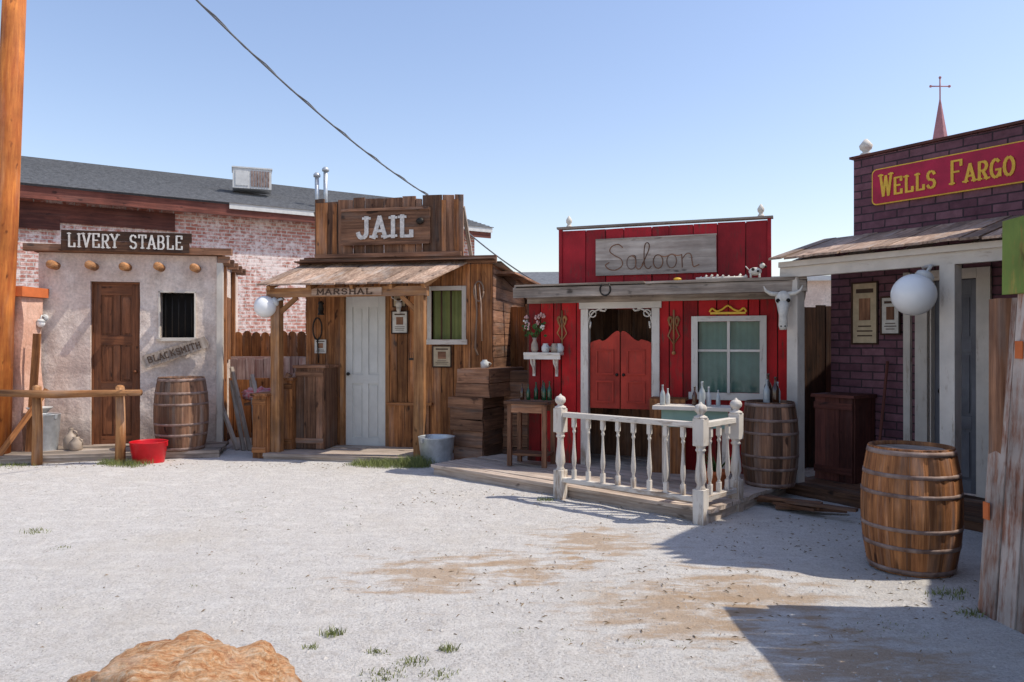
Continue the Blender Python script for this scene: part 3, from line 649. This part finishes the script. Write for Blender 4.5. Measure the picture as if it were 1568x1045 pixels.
for sx,cx in ((1,.77),(-1,1.53)):
    b.tube([(cx+sx*(.17-.17*math.cos(t)),-.045,1.98-.17+.17*math.sin(t)) for t in [math.pi/2*i/8 for i in range(9)]],.011,6)
    b.tube([(cx+sx*.055+sx*.04*math.cos(t),-.045,1.925+.04*math.sin(t)) for t in [6.2832*i/12 for i in range(13)]],.009,6)
    b.tube([(cx+sx*.02,-.045,1.75),(cx+sx*.03,-.045,1.83)],.012,6); b.tube([(cx+sx*.14,-.045,1.965),(cx+sx*.2,-.045,1.955),(cx+sx*.22,-.045,1.98)],.012,6)
b.obj('door_frame','white',E)
b=B()
for sx,u0 in ((1,.785),(-1,1.515)):
    w=.358; pts=[(0,.80),(w,.80),(w,1.70)]
    for i in range(9): t=i/8; pts.append((w*.95-w*.55*t,1.72-.12*math.sin(t*math.pi/2)**2))
    pts+=[(w*.33,1.62),(w*.12,1.60),(0,1.58)]
    pts=[(u0+sx*p[0],p[1]) for p in pts]
    if sx<0: pts=pts[::-1]
    b.poly(pts,-.01,.02,0,.5)
    for z0,z1 in ((.87,1.13),(1.2,1.5)): 
        a,c=sorted((u0+sx*.07,u0+sx*(w-.07))); 
        for q in ((a,c,z0,z0+.02),(a,c,z1-.02,z1),(a,a+.02,z0+.02,z1-.02),(c-.02,c,z0+.02,z1-.02)): b.box(q[0],q[1],-.024,-.0105,q[2],q[3],0,0,r=.3)
b.obj('batwing_doors','reddoor',E)
b=B(); b.ball((1.11,-.02,1.2),.02,m=0,seg=8); b.ball((1.19,-.02,1.2),.02,m=0,seg=8); b.obj('door_knobs','iron',E)
b=B()
for q in ((1.98,2.05,.96,1.88),(2.72,2.79,.96,1.88),(2.05,2.72,1.82,1.88),(1.95,2.82,.94,1.02)): b.box(q[0],q[1],-.06,-.028,q[2],q[3],.001)
b.box(2.37,2.40,-.03,-.0,1.02,1.82); b.box(2.05,2.369,-.028,-.002,1.48,1.505);b.box(2.401,2.72,-.028,-.002,1.48,1.505)
b.obj('window_frame','white',E)
b=B(); curtain(b,2.05,2.72,1.02,1.82,.05,.012,50); b.obj('curtain','curt',E)
m,nt,bs=newmat('window_pane_glass',.05,.5); M['pane']=m
tr=N(nt,'ShaderNodeBsdfTransparent'); tr.inputs[0].default_value=(.85,.92,.9,1); gl=N(nt,'ShaderNodeBsdfGlossy'); gl.inputs['Roughness'].default_value=.05
fr=N(nt,'ShaderNodeFresnel'); ms=N(nt,'ShaderNodeMixShader'); nt.links.new(fr.outputs[0],ms.inputs[0]); nt.links.new(tr.outputs[0],ms.inputs[1]); nt.links.new(gl.outputs[0],ms.inputs[2]); nt.links.new(ms.outputs[0],nt.nodes['Material Output'].inputs[0])
b=B(); b.add([(2.05,.005,1.02),(2.72,.005,1.02),(2.72,.005,1.82),(2.05,.005,1.82)],[(0,1,2,3)]); b.obj('window_glass','pane',E)
for q in (.52,2.73):
    b=B(); b.lathe([(.04,0),(.03,.02),(.02,.04),(.035,.06),(.038,.09),(.02,.12),(.008,.14)],seg=12); o_=b.obj('roof_finial','bone',E); o_.location=(q,-.01,2.975)
b=B(); b.planks(.865,2.26,-.062,-.035,2.38,2.80,.21,vert=False,topj=.012,gap=.002,j=.002)
def cr(pts,n=6):
    out=[]; P=[pts[0]]+pts+[pts[-1]]
    for i in range(1,len(P)-2):
        for k in range(n):
            t=k/n; a,b_,c,d=P[i-1],P[i],P[i+1],P[i+2]
            out.append(tuple(.5*((2*b_[q])+(-a[q]+c[q])*t+(2*a[q]-5*b_[q]+4*c[q]-d[q])*t*t+(-a[q]+3*b_[q]-3*c[q]+d[q])*t**3) for q in (0,1)))
    out.append(pts[-1]); return out
def O(cx,r=.22): return [(cx+r*.8*math.cos(t),.27+.27*math.sin(t)) for t in [math.radians(90+36*i) for i in range(11)]]
scr=[[(.62,.88),(.45,1.02),(.2,.95),(.12,.75),(.3,.58),(.55,.42),(.6,.18),(.38,0),(.1,.02),(-.05,.2),(.1,.3)],
 O(.95)+[(1.1,.5),(1.12,.1),(1.25,.0),(1.4,.2)],[(1.35,.15),(1.6,.75),(1.6,1.0),(1.48,1.0),(1.43,.7),(1.45,.15),(1.58,0),(1.7,.1)],
 O(1.95),O(2.45),[(1.95,.54),(2.2,.45),(2.45,.54),(2.65,.48),(2.8,.5)],[(2.82,.52),(2.84,.0)],[(2.84,.35),(3.0,.54),(3.15,.5),(3.2,.2),(3.25,.02),(3.45,.1)]]
for ln in scr: b.tube([(1.0+p[0]*.31,-.063,2.44+p[1]*.29) for p in cr(ln)],.006,5,1)
for q in ((.865,2.26,2.375,2.39),(.865,2.26,2.795,2.808)): b.box(q[0],q[1],-.07,-.03,q[2],q[3],.002)
b.obj('saloon_sign',['leftw','jail2'],loc=(S.x,S.y,0),rot=S.a)
b=B(); b.tube([(.06*math.cos(t),0,.07*math.sin(t)) for t in [math.radians(-235+290*i/16) for i in range(17)]],.011,6); b.obj('horseshoe','iron',loc=S.w(1.06,-.38,2.19),rot=S.a)
def scroll(name,u,z,s_,mat,v=-.04):
    b=B()
    for k in (-1,1):
        b.tube([(k*(.03+.02*math.cos(t)*(1-t/14))*s_,0,(.06+.04*math.sin(t))*s_) for t in [9*i/24 for i in range(25)]],.008*s_,5); b.tube([(0,0,-.14*s_),(k*.05*s_,0,-.07*s_),(k*.02*s_,0,0),(k*.045*s_,0,.06*s_)],.008*s_,5)
    b.tube([(0,0,-.2*s_),(0,0,.16*s_)],.009*s_,6); b.ball((0,0,-.22*s_),.018*s_,seg=8); b.obj(name,mat,loc=S.w(u,v,z),rot=S.a)
scroll('carved_scroll_ornament',.44,1.78,1.2,'post'); scroll('carved_scroll_ornament',1.78,1.75,1.3,'post')
cs=[(p[0],0,p[1]) for p in cr([(-.2,0),(-.17,.04),(-.12,.01),(-.06,.03),(0,.07),(.06,.03),(.12,.01),(.17,.04),(.2,0)])]
b=B(); b.tube(cs,.012,6); b.box(-.19,.19,-.006,.006,-.025,0)
b.obj('gilt_crest','gold',loc=S.w(2.38,-.045,1.925),rot=S.a)
def skull(name,p,rot,s_=1):
    b=B(); b.ball((0,0,0),.085*s_,.06*s_,.09*s_,14,0); b.lathe([(.035*s_,-.34*s_),(.048*s_,-.30*s_),(.045*s_,-.18*s_),(.075*s_,-.03*s_)],seg=12,m=0)
    for k in(-1,1):
        b.tube([(k*.05*s_,0,.05*s_),(k*.13*s_,-.01,.06*s_),(k*.18*s_,-.03,.09*s_),(k*.20*s_,-.05,.14*s_)],[.028*s_,.024*s_,.016*s_,.004],8,0)
        b.ball((k*.052*s_,-.045*s_,-.02*s_),.024*s_,seg=8,m=1); b.ball((k*.018*s_,-.035*s_,-.30*s_),.012*s_,seg=8,m=1)
    b.obj(name,['bone','black'],loc=p,rot=rot)
skull('cow_skull',S.w(2.97,-.42,2.04),S.a,.95)
b=B(); b.ball((0,0,.08),.07,.035,.045,12,0);b.ball((.075,0,.14),.03,.028,.03,10,0);b.ball((.1,0,.13),.02,.015,.015,8,1);
for x in(-.045,.045):
    for y in(-.018,.018): b.tube([(x,y,.06),(x,y,0)],.011,6,0)
b.tube([(-.065,0,.1),(-.1,0,.14)],.006,5,0); b.ball((-.02,-.025,.1),.02,.015,.018,8,1); b.ball((.03,-.03,.08),.015,.01,.014,8,1); b.ball((.07,0,.17),.012,.025,.012,6,1)
b.obj('dog_figurine',['bone','iron'],loc=S.w(2.68,-.2,2.275),rot=S.a)
b=B()
for i in range(9): b.tube([(i*.06,0,.015),(i*.06+.03,U(-.02,.02),U(.03,.06))],.012,6)
b.tube([(-.03,0,.02),(.52,0,.02)],.016,6); b.obj('spine_bone','bone',loc=S.w(2.08,-.2,2.275),rot=S.a)
b=B(); b.ball((0,0,.02),.05,.03,.02,8); b.obj('small_cactus_pot','gold',loc=S.w(1.85,-.2,2.275))
b=B(); b.box(0,.46,-.2,-.03,1.43,1.46,.002)
for u in (.07,.36):
    b.box(u,u+.03,-.06,-.03,1.17,1.43); b.tube([(u+.015,-.17,1.42),(u+.015,-.15,1.33),(u+.015,-.07,1.27),(u+.015,-.05,1.2)],.014,6); b.box(u+.002,u+.028,-.15,-.06,1.38,1.43)
b.box(0,.46,-.19,-.175,1.38,1.43,.002); b.obj('wall_shelf','white',loc=(S.x,S.y,0),rot=S.a)
b=B(); b.lathe([(.03,0),(.045,.04),(.04,.1),(.02,.15),(.03,.18)],seg=14,m=0)
for i in range(12):
    p=Vector((U(-.13,.13),U(-.06,.06),U(.28,.46))); b.tube([(0,0,.15),p*.6+Vector((0,0,.05)),p],.003,4,2)
    for k in range(7): b.ball(p+Vector((U(-.022,.022),U(-.02,.02),U(-.018,.018))),.015,seg=6,m=1 if i%3 else 3)
for i in range(30):
    p=Vector((U(-.12,.12),U(-.06,.06),U(.2,.36))); a=U(0,6); b.add([p,p+Vector((.03*math.cos(a),.02*math.sin(a),.02)),p+Vector((.06*math.cos(a),.04*math.sin(a),0)),p+Vector((.03*math.cos(a),.02*math.sin(a),-.02))],[(0,1,2,3)],None,2)
b.obj('flower_vase',['jug','petal','leaf','bone'],loc=S.w(.12,-.13,1.46))
def pot(name,p,mat): 
    b=B(); b.lathe([(.035,0),(.05,.03),(.05,.07),(.03,.1),(.034,.11)],seg=12); b.tube([(.045,0,.08),(.075,0,.06),(.045,0,.03)],.006,5); b.obj(name,mat,loc=p,rot=U(0,6))
pot('enamel_mug',S.w(.26,-.13,1.46),'lamp'); pot('enamel_mug',S.w(.37,-.12,1.46),'jug'); pot('enamel_mug',S.w(.43,-.10,1.46),'lamp')
def bottle(p,mat,s_=1):
    b=B(); b.lathe([(.034*s_,0),(.037*s_,.01),(.037*s_,.15*s_),(.028*s_,.18*s_),(.013*s_,.21*s_),(.012*s_,.26*s_),(.015*s_,.265*s_),(.015*s_,.28*s_)],seg=14); b.obj('glass_bottle',mat,loc=p)
def table(name,F,u0,u1,v0,v1,h,mat,z0=.13,shelf=True):
    b=B(); n_=3
    for i in range(n_): b.box(u0,u1,v0+(v1-v0)*i/n_,v0+(v1-v0)*(i+.96)/n_,h,h+.035,.003)
    for u in (u0+.03,u1-.08):
        for v in (v0+.03,v1-.08): b.box(u,u+.05,v,v+.05,z0,h,.002)
    b.box(u0+.03,u1-.03,v0+.035,v0+.055,h-.1,h-.001,.002); b.box(u0+.03,u1-.03,v1-.055,v1-.035,h-.1,h-.001)
    if shelf: b.box(u0+.04,u1-.04,v0+.085,v1-.085,z0+.12,z0+.145,.002)
    return b.obj(name,mat,loc=(F.x,F.y,0),rot=F.a)
table('side_table',S,-.12,.42,-.55,-.1,.86,'jail2')
for u,v,mt in ((.1,-.3,'bgreen'),(.17,-.22,'bgreen'),(.3,-.3,'bgreen'),(.02,-.3,'bbrown'),(.25,-.2,'bbrown'),(.36,-.28,'bgreen')): bottle(S.w(u,v,.895),mt,U(.6,.85))
b=B(); b.box(1.72,2.50,-1.05,-.72,.90,.935,.002); b.box(1.80,2.46,-.98,-.96,.72,.899,.002,1); b.box(1.80,1.82,-.959,-.76,.72,.899,.002,1)
for u in (1.80,2.40):
    for v in (-.94,-.78): b.box(u,u+.05,v,v+.05,.12,.899,.001,0)
b.obj('bar_table',['white','curt'],loc=(S.x,S.y,0),rot=S.a)
for u,v,mt,s_ in ((1.80,-.9,'bclear',.75),(1.84,-.82,'lamp',.6),(2.2,-.9,'bclear',.9),(2.26,-.85,'lamp',.7),(2.12,-.85,'bbrown',.7),(2.36,-.9,'bclear',.6)): bottle(S.w(u,v,.935),mt,s_)
x0,y0=2.66,7.75
for dx,dy,mt,s_ in ((-.05,-.05,'bclear',.9),(.03,-.08,'bbrown',1.0),(.08,.0,'bclear',.8),(-.0,.05,'bbrown',1.1)): bottle((x0+dx,y0+dy,.955),mt,s_)
b=B(); b.planks(1.55,1.95,-.3,-.27,.12,.95,.14); b.box(1.55,1.95,-.27,-.06,.93,.96); b.obj('small_cupboard','jail',loc=(S.x,S.y,0),rot=S.a)
b=B(); b.lathe([(.07,0),(.11,.16),(.125,.17),(.125,.2),(.11,.2),(.10,.17)],seg=18,cap=False)
for i in range(40):
    a=U(0,6.28);l=U(.08,.2); b.add([(0,0,.17),(.02,.01,.2),(l*math.cos(a),l*math.sin(a),.17+l),(l*math.cos(a)*.8,l*math.sin(a)*.8-.01,.15+l)],[(0,1,2,3)],None,1)
b.obj('potted_plant',['terra','leaf'],loc=(2.02,7.45,.12))
b=B(); k=0
while k<15:
    v0=-.1+.15*k; b.box(-.1+U(-.05,.05) if k<8 else .3,3.53,v0,v0+.143,.085,.12+U(0,.01),.006); k+=1
b.box(-.08,3.5,-.085,-.04,-.02,.084); b.box(3.46,3.5,-.04,2.1,-.02,.084); b.box(-.08,-.04,-.04,1.1,-.02,.084)
b.obj('wooden_deck','deck',loc=(D.x,D.y,0),rot=D.a)
b=B()
def newel(x,y):
    q=.052; b.box(x-q,x+q,y-q,y+q,-.03,.30,.001,r=.6); b.box(x-q,x+q,y-q,y+q,.68,.92,.001,r=.6)
    b.lathe([(q*.95,.30),(.036,.32),(.034,.34),(.05,.38),(.046,.45),(.034,.55),(.032,.62),(.048,.64),(.036,.66),(q*.95,.68)],(x,y,0),14,r=.6)
    b.lathe([(.06,.92),(.06,.935),(.03,.95),(.028,.96),(.052,.985),(.056,1.01),(.045,1.035),(.015,1.05),(.008,1.065)],(x,y,0),14,r=.6)
def bal(x,y):
    b.box(x-.02,x+.02,y-.02,y+.02,.22,.32,r=.6); b.box(x-.02,x+.02,y-.02,y+.02,.74,.84,r=.6)
    b.lathe([(.019,.32),(.012,.34),(.022,.38),(.025,.43),(.018,.52),(.012,.62),(.011,.68),(.02,.70),(.012,.72),(.019,.74)],(x,y,0),10,r=.6)
pa,pb,pc=(1.915,-.17),(3.45,-.13),(3.47,.52)
for p in (pa,pb,pc): newel(*p)
def rail(p,q,n_):
    for z,h in ((.86,.05),(.205,.045)): b.beam((p[0],p[1],z),(q[0],q[1],z),.07,h,r=.6)
    for i in range(1,n_+1): t=i/(n_+1); bal(p[0]+(q[0]-p[0])*t,p[1]+(q[1]-p[1])*t)
rail(pa,pb,8); rail(pb,pc,3)
b.obj('white_porch_railing','white',loc=(D.x,D.y,0),rot=D.a,bevel=.004)

# ------------------------------------------------------------------ bank (right)
E=empty('bank_building',(W.x,W.y,0),W.a)
b=B(); b.box(-.1,.98,.77,1.0,0,2.75);b.box(1.44,6,.77,1.0,0,2.75);b.box(.98,1.44,.77,1.0,2.2,2.75); b.box(.176,6,.765,1.0,2.752,3.58); b.box(-.1,.1,1.001,4,0,2.75); b.box(.176,.376,1.001,4,2.752,3.5); b.obj('brick_walls','pbrick',E)
b=B(); b.box(.14,6.05,.735,1.05,3.583,3.61,.002); b.box(.376,6,1.05,4,2.9,2.95); b.obj('parapet_coping','fasc',E)
b=B(); n_=18
for k in range(n_):
    u0=-.18+.16*k; e=U(-.04,.02); dz=U(0,.016); vs=[(u0,-.2+e,2.44+dz),(u0+.153,-.2+e,2.44+dz),(u0+.153,.76,2.72+dz),(u0,.76,2.72+dz)]; vs+=[(x,y,z+.022) for x,y,z in vs]
    b.add(vs,[(3,2,1,0),(4,5,6,7),(0,1,5,4),(1,2,6,5),(2,3,7,6),(3,0,4,7)],[(y,x,z) for x,y,z in vs])
b.obj('porch_roof','roofw',E)
b=B(); b.box(-.16,2.68,-.06,.03,2.27,2.43,.004,r=.6); b.box(-.15,2.68,-.1,-.062,2.38,2.435,.003,r=.7)
b.beam((-.09,-.0,2.36),(-.09,.76,2.60),.06,.14,r=.6)
for u in (.5,1.1,1.7,2.3): b.beam((u,0.03,2.4),(u,.76,2.64),.05,.08,r=.5)
b.box(-.065,.065,-.075,.045,.1,2.27,.004,r=.7)
for u in (1.5,2.5): b.box(u,u+.13,-.075,.045,.1,2.27,.004,r=.7)
b.obj('porch_frame','cream',E)
b=B(); 
for q in ((.86,.98,.12,2.3),(1.44,1.56,.12,2.3),(.98,1.44,2.2,2.3)): b.box(q[0],q[1],.73,.768,q[2],q[3],.002)
for q in ((.985,1.0,.12,2.2),(1.42,1.435,.12,2.2)): b.box(q[0],q[1],.77,.9,q[2],q[3])
b.box(.74,.81,.73,.768,.12,2.3,.002)
for q in ((1.8,1.88,.9,2.2),(2.5,2.58,.9,2.2),(1.88,2.5,2.1,2.2),(1.78,2.6,.82,.9)): b.box(q[0],q[1],.72,.768,q[2],q[3],.002)
b.obj('door_and_window_trim','cream',E)
b=B(); pdoor(b,1.0,1.42,.12,2.2,.86,cols=1); b.obj('door','doorg',E); b=B(); b.ball((1.07,.82,1.1),.03,seg=8); b.obj('door_knob','iron',E)
b=B(); b.box(1.88,2.5,.755,.768,.9,2.1); b.obj('window_glass','glass',E)
b=B(); 
for k in range(6): b.box(-.1,5,-.16+.155*k,-.01+.155*k,.08,.115+U(0,.006),.004)
b.box(-.1,5,-.14,-.08,-.02,.079); b.obj('porch_deck','jail2',E)
b=B(); b.lathe([(.05,0),(.06,.03),(.03,.05),(.06,.08),(.07,.12),(.04,.16),(.015,.19)],seg=14); o_=b.obj('parapet_finial','bone',E); o_.location=(.26,.86,3.61)
b=B()
def rrect(a,c,d,e,r_):
    out=[]
    for cx,cz,a0 in ((c-r_,d+r_,-90),(c-r_,e-r_,0),(a+r_,e-r_,90),(a+r_,d+r_,180)): out+=arc(cx,cz,r_,r_,a0,a0+90,4)
    return out
b.poly(rrect(.40,2.02,3.04,3.42,.05),.735,.762,1); b.poly(rrect(.412,2.008,3.052,3.408,.045),.730,.7345,0)
text(b,'WELLS FARGO',.50,3.125,.165,.112,.027,.725,.008,1,1.35)
b.obj('bank_name_sign',['signred','gold'],loc=(W.x,W.y,0),rot=W.a)
paper('framed_notice',W,.17,.44,1.58,2.22,.765,'paper'); paper('framed_notice',W,.52,.70,1.68,2.05,.725,'paperw')
cabinet('trunk_cabinet',W,-.02,.42,.35,.75,.12,1.0,'fasc')
b=B(); b.tube([(0,0,0),(.12,.1,1.25)],.014,8,0); b.lathe([(.07,-.02),(.055,.12),(.02,.2)],seg=10,m=1); b.obj('broom',['fasc','roofw'],loc=W.w(.55,.55,.14),rot=W.a+.6)
b=B(); 
for i in range(7): b.beam((U(0,.4),U(-.15,.2),.03+i*.012),(U(.5,1.1),U(-.15,.2),.04+i*.012),.07,.025)
b.obj('scrap_timber','jail2',loc=(2.35,7.35,0),rot=-.7)
# unseen plank block added past the bank, outline shaped to shade the yard
b=B(); pts=[(3.9,5.2,3.6),(4.62,5.75,4.85),(5.2,6.45,4.9),(6.0,6.2,4.6),(6.6,4.3,3.6),(6.6,3.95,3.6),(4.85,3.95,3.6),(5.35,4.9,3.6)]
n_=len(pts)
for i in range(n_):
    p,q=pts[i],pts[(i+1)%n_]; Lg=math.hypot(q[0]-p[0],q[1]-p[1]); k=max(1,int(Lg/.16)); mid_=p
    for t in range(k):
        a=[p[w_]+(q[w_]-p[w_])*t/k for w_ in range(3)]; c=[p[w_]+(q[w_]-p[w_])*(t+.98)/k for w_ in range(3)]; hgt=max(a[2],c[2])+U(-.01,.02)
        b.beam((a[0],a[1],hgt/2),(c[0],c[1],hgt/2),.03,hgt)
b.add([(x,y,3.5) for x,y,_ in pts],[(0,1,2,7),(2,3,4,7),(4,5,6,7)])
b.obj('unseen_shade_block','jail2')

# ------------------------------------------------------------------ near shed on the right
E=empty('weathered_wooden_shed',(0,0,0))
b=B(); y=4.48
while y>2.1:
    w=U(.13,.19); 
    b.beam((2.79+U(-.006,.006),y-w/2,-.05),(2.915,y-w/2,1.86+U(-.02,.02)),.03,w-.008,0,.004,up=(0,1,0)); y-=w
b.obj('side_boards','shed',E)
b=B(); b.box(2.84,3.02,4.36,4.47,0,1.85,.004); b.box(3.0,4.2,4.40,4.44,0,1.8); b.box(4.16,4.2,2.2,4.4,0,1.8); b.box(2.95,4.2,2.2,4.43,1.80,1.85); b.obj('frame_and_roof','jail2',E)
b=B(); y=4.40
while y>2.2: b.box(2.87,2.90,y-.2,y-.004,1.87,2.30+U(-.004,.004),.003); y-=.2
b.box(2.902,2.95,2.2,4.4,1.88,1.95);b.obj('green_sign_boards','greenp',E)
b=B(); b.box(2.865,2.873,4.22,4.28,1.50,1.60); b.box(2.79,2.80,4.40,4.45,.55,.65); b.obj('rust_plates','cap',E)

# ------------------------------------------------------------------ background
E=empty('brick_building',(-9.6,13.65,0),math.radians(33))
Lw=10.3
b=B(); b.box(-3,Lw,0,.3,0,4.35); b.box(Lw-.3,Lw,.3,8,0,4.35); b.obj('walls','brick',E)
b=B(); b.box(-3.3,Lw+.3,-.32,-.28,4.22,4.45); b.box(-3.3,Lw+.3,-.28,0,4.30,4.33); b.obj('fascia','fasc',E)
b=B(); b.box(4.2,Lw+.32,-.36,-.325,4.36,4.49);b.obj('gutter','lamp',E)
b=B(); n_=26
for k in range(n_):
    a0=k/n_;a1=(k+1)/n_; y0=-.38+5.4*a0; y1=-.38+5.4*a1; z0=4.48+1.6*a0; z1=4.48+1.6*a1
    b.add([(-3.4,y0,z0+.02),(Lw+.35,y0,z0+.02),(Lw+.35,y1,z1),(-3.4,y1,z1),(-3.4,y0,z0),(Lw+.35,y0,z0)],[(0,1,2,3),(4,5,1,0)])
b.add([(-3.4,5.02,6.08),(Lw+.35,5.02,6.08),(Lw+.35,9,4.6),(-3.4,9,4.6)],[(0,1,2,3)]); b.add([(Lw,0,4.35),(Lw,5.0,6.05),(Lw,8,4.35)],[(0,1,2)])
b.obj('shingle_roof','shing',E)
b=B(); b.box(-3,3.2,-.06,-.02,3.85,4.2,.0); b.box(-1,1.2,-.09,-.062,3.7,3.95,.02); b.obj('wall_boards','fasc',E)
b=B(); b.box(0,.85,0,.6,0,.46,0,0)
for k in range(7): b.box(.40+.06*k,.437+.06*k,-.015,-.002,.05,.41,0,1)
b.box(-.02,.87,-.02,.62,.46,.49,0,0); b.box(.06,.34,-.012,-.002,.06,.40,0,0); b.obj('rooftop_air_conditioner',['lamp','hoop'],loc=(-6.40,17.2,5.12),rot=math.radians(20))
for x,h in ((-4.52,.85),(-4.32,.98)):
    b=B(); b.lathe([(.05,0),(.05,h)],seg=10); b.lathe([(.08,h),(.085,h+.05),(.04,h+.10)],seg=10); b.obj('roof_vent_pipe','galv',loc=(x,17.4,4.55))
b=B(); b.box(0,4,0,3,0,2.9); b.box(-.2,4.2,-.2,3.2,2.9,3.0,0,1); b.obj('outbuilding',['adobe','lamp'],loc=(5.4,16.5,0),rot=-.2)
b=B(); b.box(0,2.0,0,.1,0,2.6); b.add([(-.2,-.4,2.45),(2.2,-.4,2.45),(2.2,2,3.0),(-.2,2,3.0)],[(0,1,2,3)],None,1); b.obj('storage_lean_to',['dark','shing'],loc=(-.2,13.3,0),rot=-.1)
E=empty('church_steeple',(34.2,60,0))
b=B(); b.lathe([(1.9,12),(1.1,15.0),(.55,17.8),(.04,21.0)],seg=8,sm=False); b.obj('spire','spire',E)
b=B(); b.box(-1.5,1.5,-1.5,1.5,0,12); b.obj('tower','brick',E)
b=B(); b.tube([(0,0,20.8),(0,0,22.6)],.06,6); b.tube([(-.72,0,21.95),(.72,0,21.95)],.05,6); 
for p in ((0,0,22.65),(-.75,0,21.95),(.75,0,21.95)): b.ball(p,.11,seg=8)
b.obj('cross','spire',E)
b=B()
def cat(p,q,sag,n_=24): p=Vector(p);q=Vector(q); return [p.lerp(q,i/n_)-Vector((0,0,sag*4*(i/n_)*(1-i/n_))) for i in range(n_+1)]
c1=cat((-3.75,6.5,5.6),(-1.37,12.3,3.98),.22,40)
b.tube(c1,.011,6,0); b.tube([p+Vector((.014*math.cos(i*1.3),0,.014*math.sin(i*1.3)+.008)) for i,p in enumerate(c1)],.007,5,0)
b.tube(cat((-1.37,12.3,3.98),(.62,13.4,2.55),.12),.012,6,0)
b.obj('overhead_cable',['wire','lamp'])

# ------------------------------------------------------------------ light, sky, camera
sd=Vector((.70,-.05,1)).normalized(); el=math.asin(sd.z); az=math.atan2(sd.x,sd.y)
sl=bpy.data.lights.new('sun','SUN'); sl.energy=4.6; sl.angle=math.radians(.5); sl.color=(1,.94,.84)
so=bpy.data.objects.new('sun',sl); scene.collection.objects.link(so); so.rotation_euler=sd.to_track_quat('Z','Y').to_euler(); so.location=(10,0,20)
w=bpy.data.worlds.new('World'); scene.world=w; w.use_nodes=True; nt=w.node_tree
st=nt.nodes.new('ShaderNodeTexSky'); st.sky_type='NISHITA'; st.sun_disc=False; st.sun_elevation=el; st.sun_rotation=az; st.altitude=0; st.air_density=1.3; st.dust_density=.8; st.ozone_density=2.2
mx=N(nt,'ShaderNodeMix',data_type='RGBA',blend_type='MULTIPLY'); mx.inputs[0].default_value=1; mx.inputs[7].default_value=(1.38,1.25,1.30,1); nt.links.new(st.outputs[0],mx.inputs[6])
bg=nt.nodes['Background']; bg.inputs[1].default_value=.15; nt.links.new(mx.outputs[2],bg.inputs[0])
cd=bpy.data.cameras.new('camera'); cd.lens=26.4; cd.sensor_width=36; cd.clip_end=2000; cd.clip_start=.05
co=bpy.data.objects.new('camera',cd); scene.collection.objects.link(co); co.location=(0,0,1.6); co.rotation_euler=(math.pi/2,0,0); scene.camera=co
scene.view_settings.view_transform='Standard'; scene.view_settings.look='None'; scene.view_settings.exposure=0
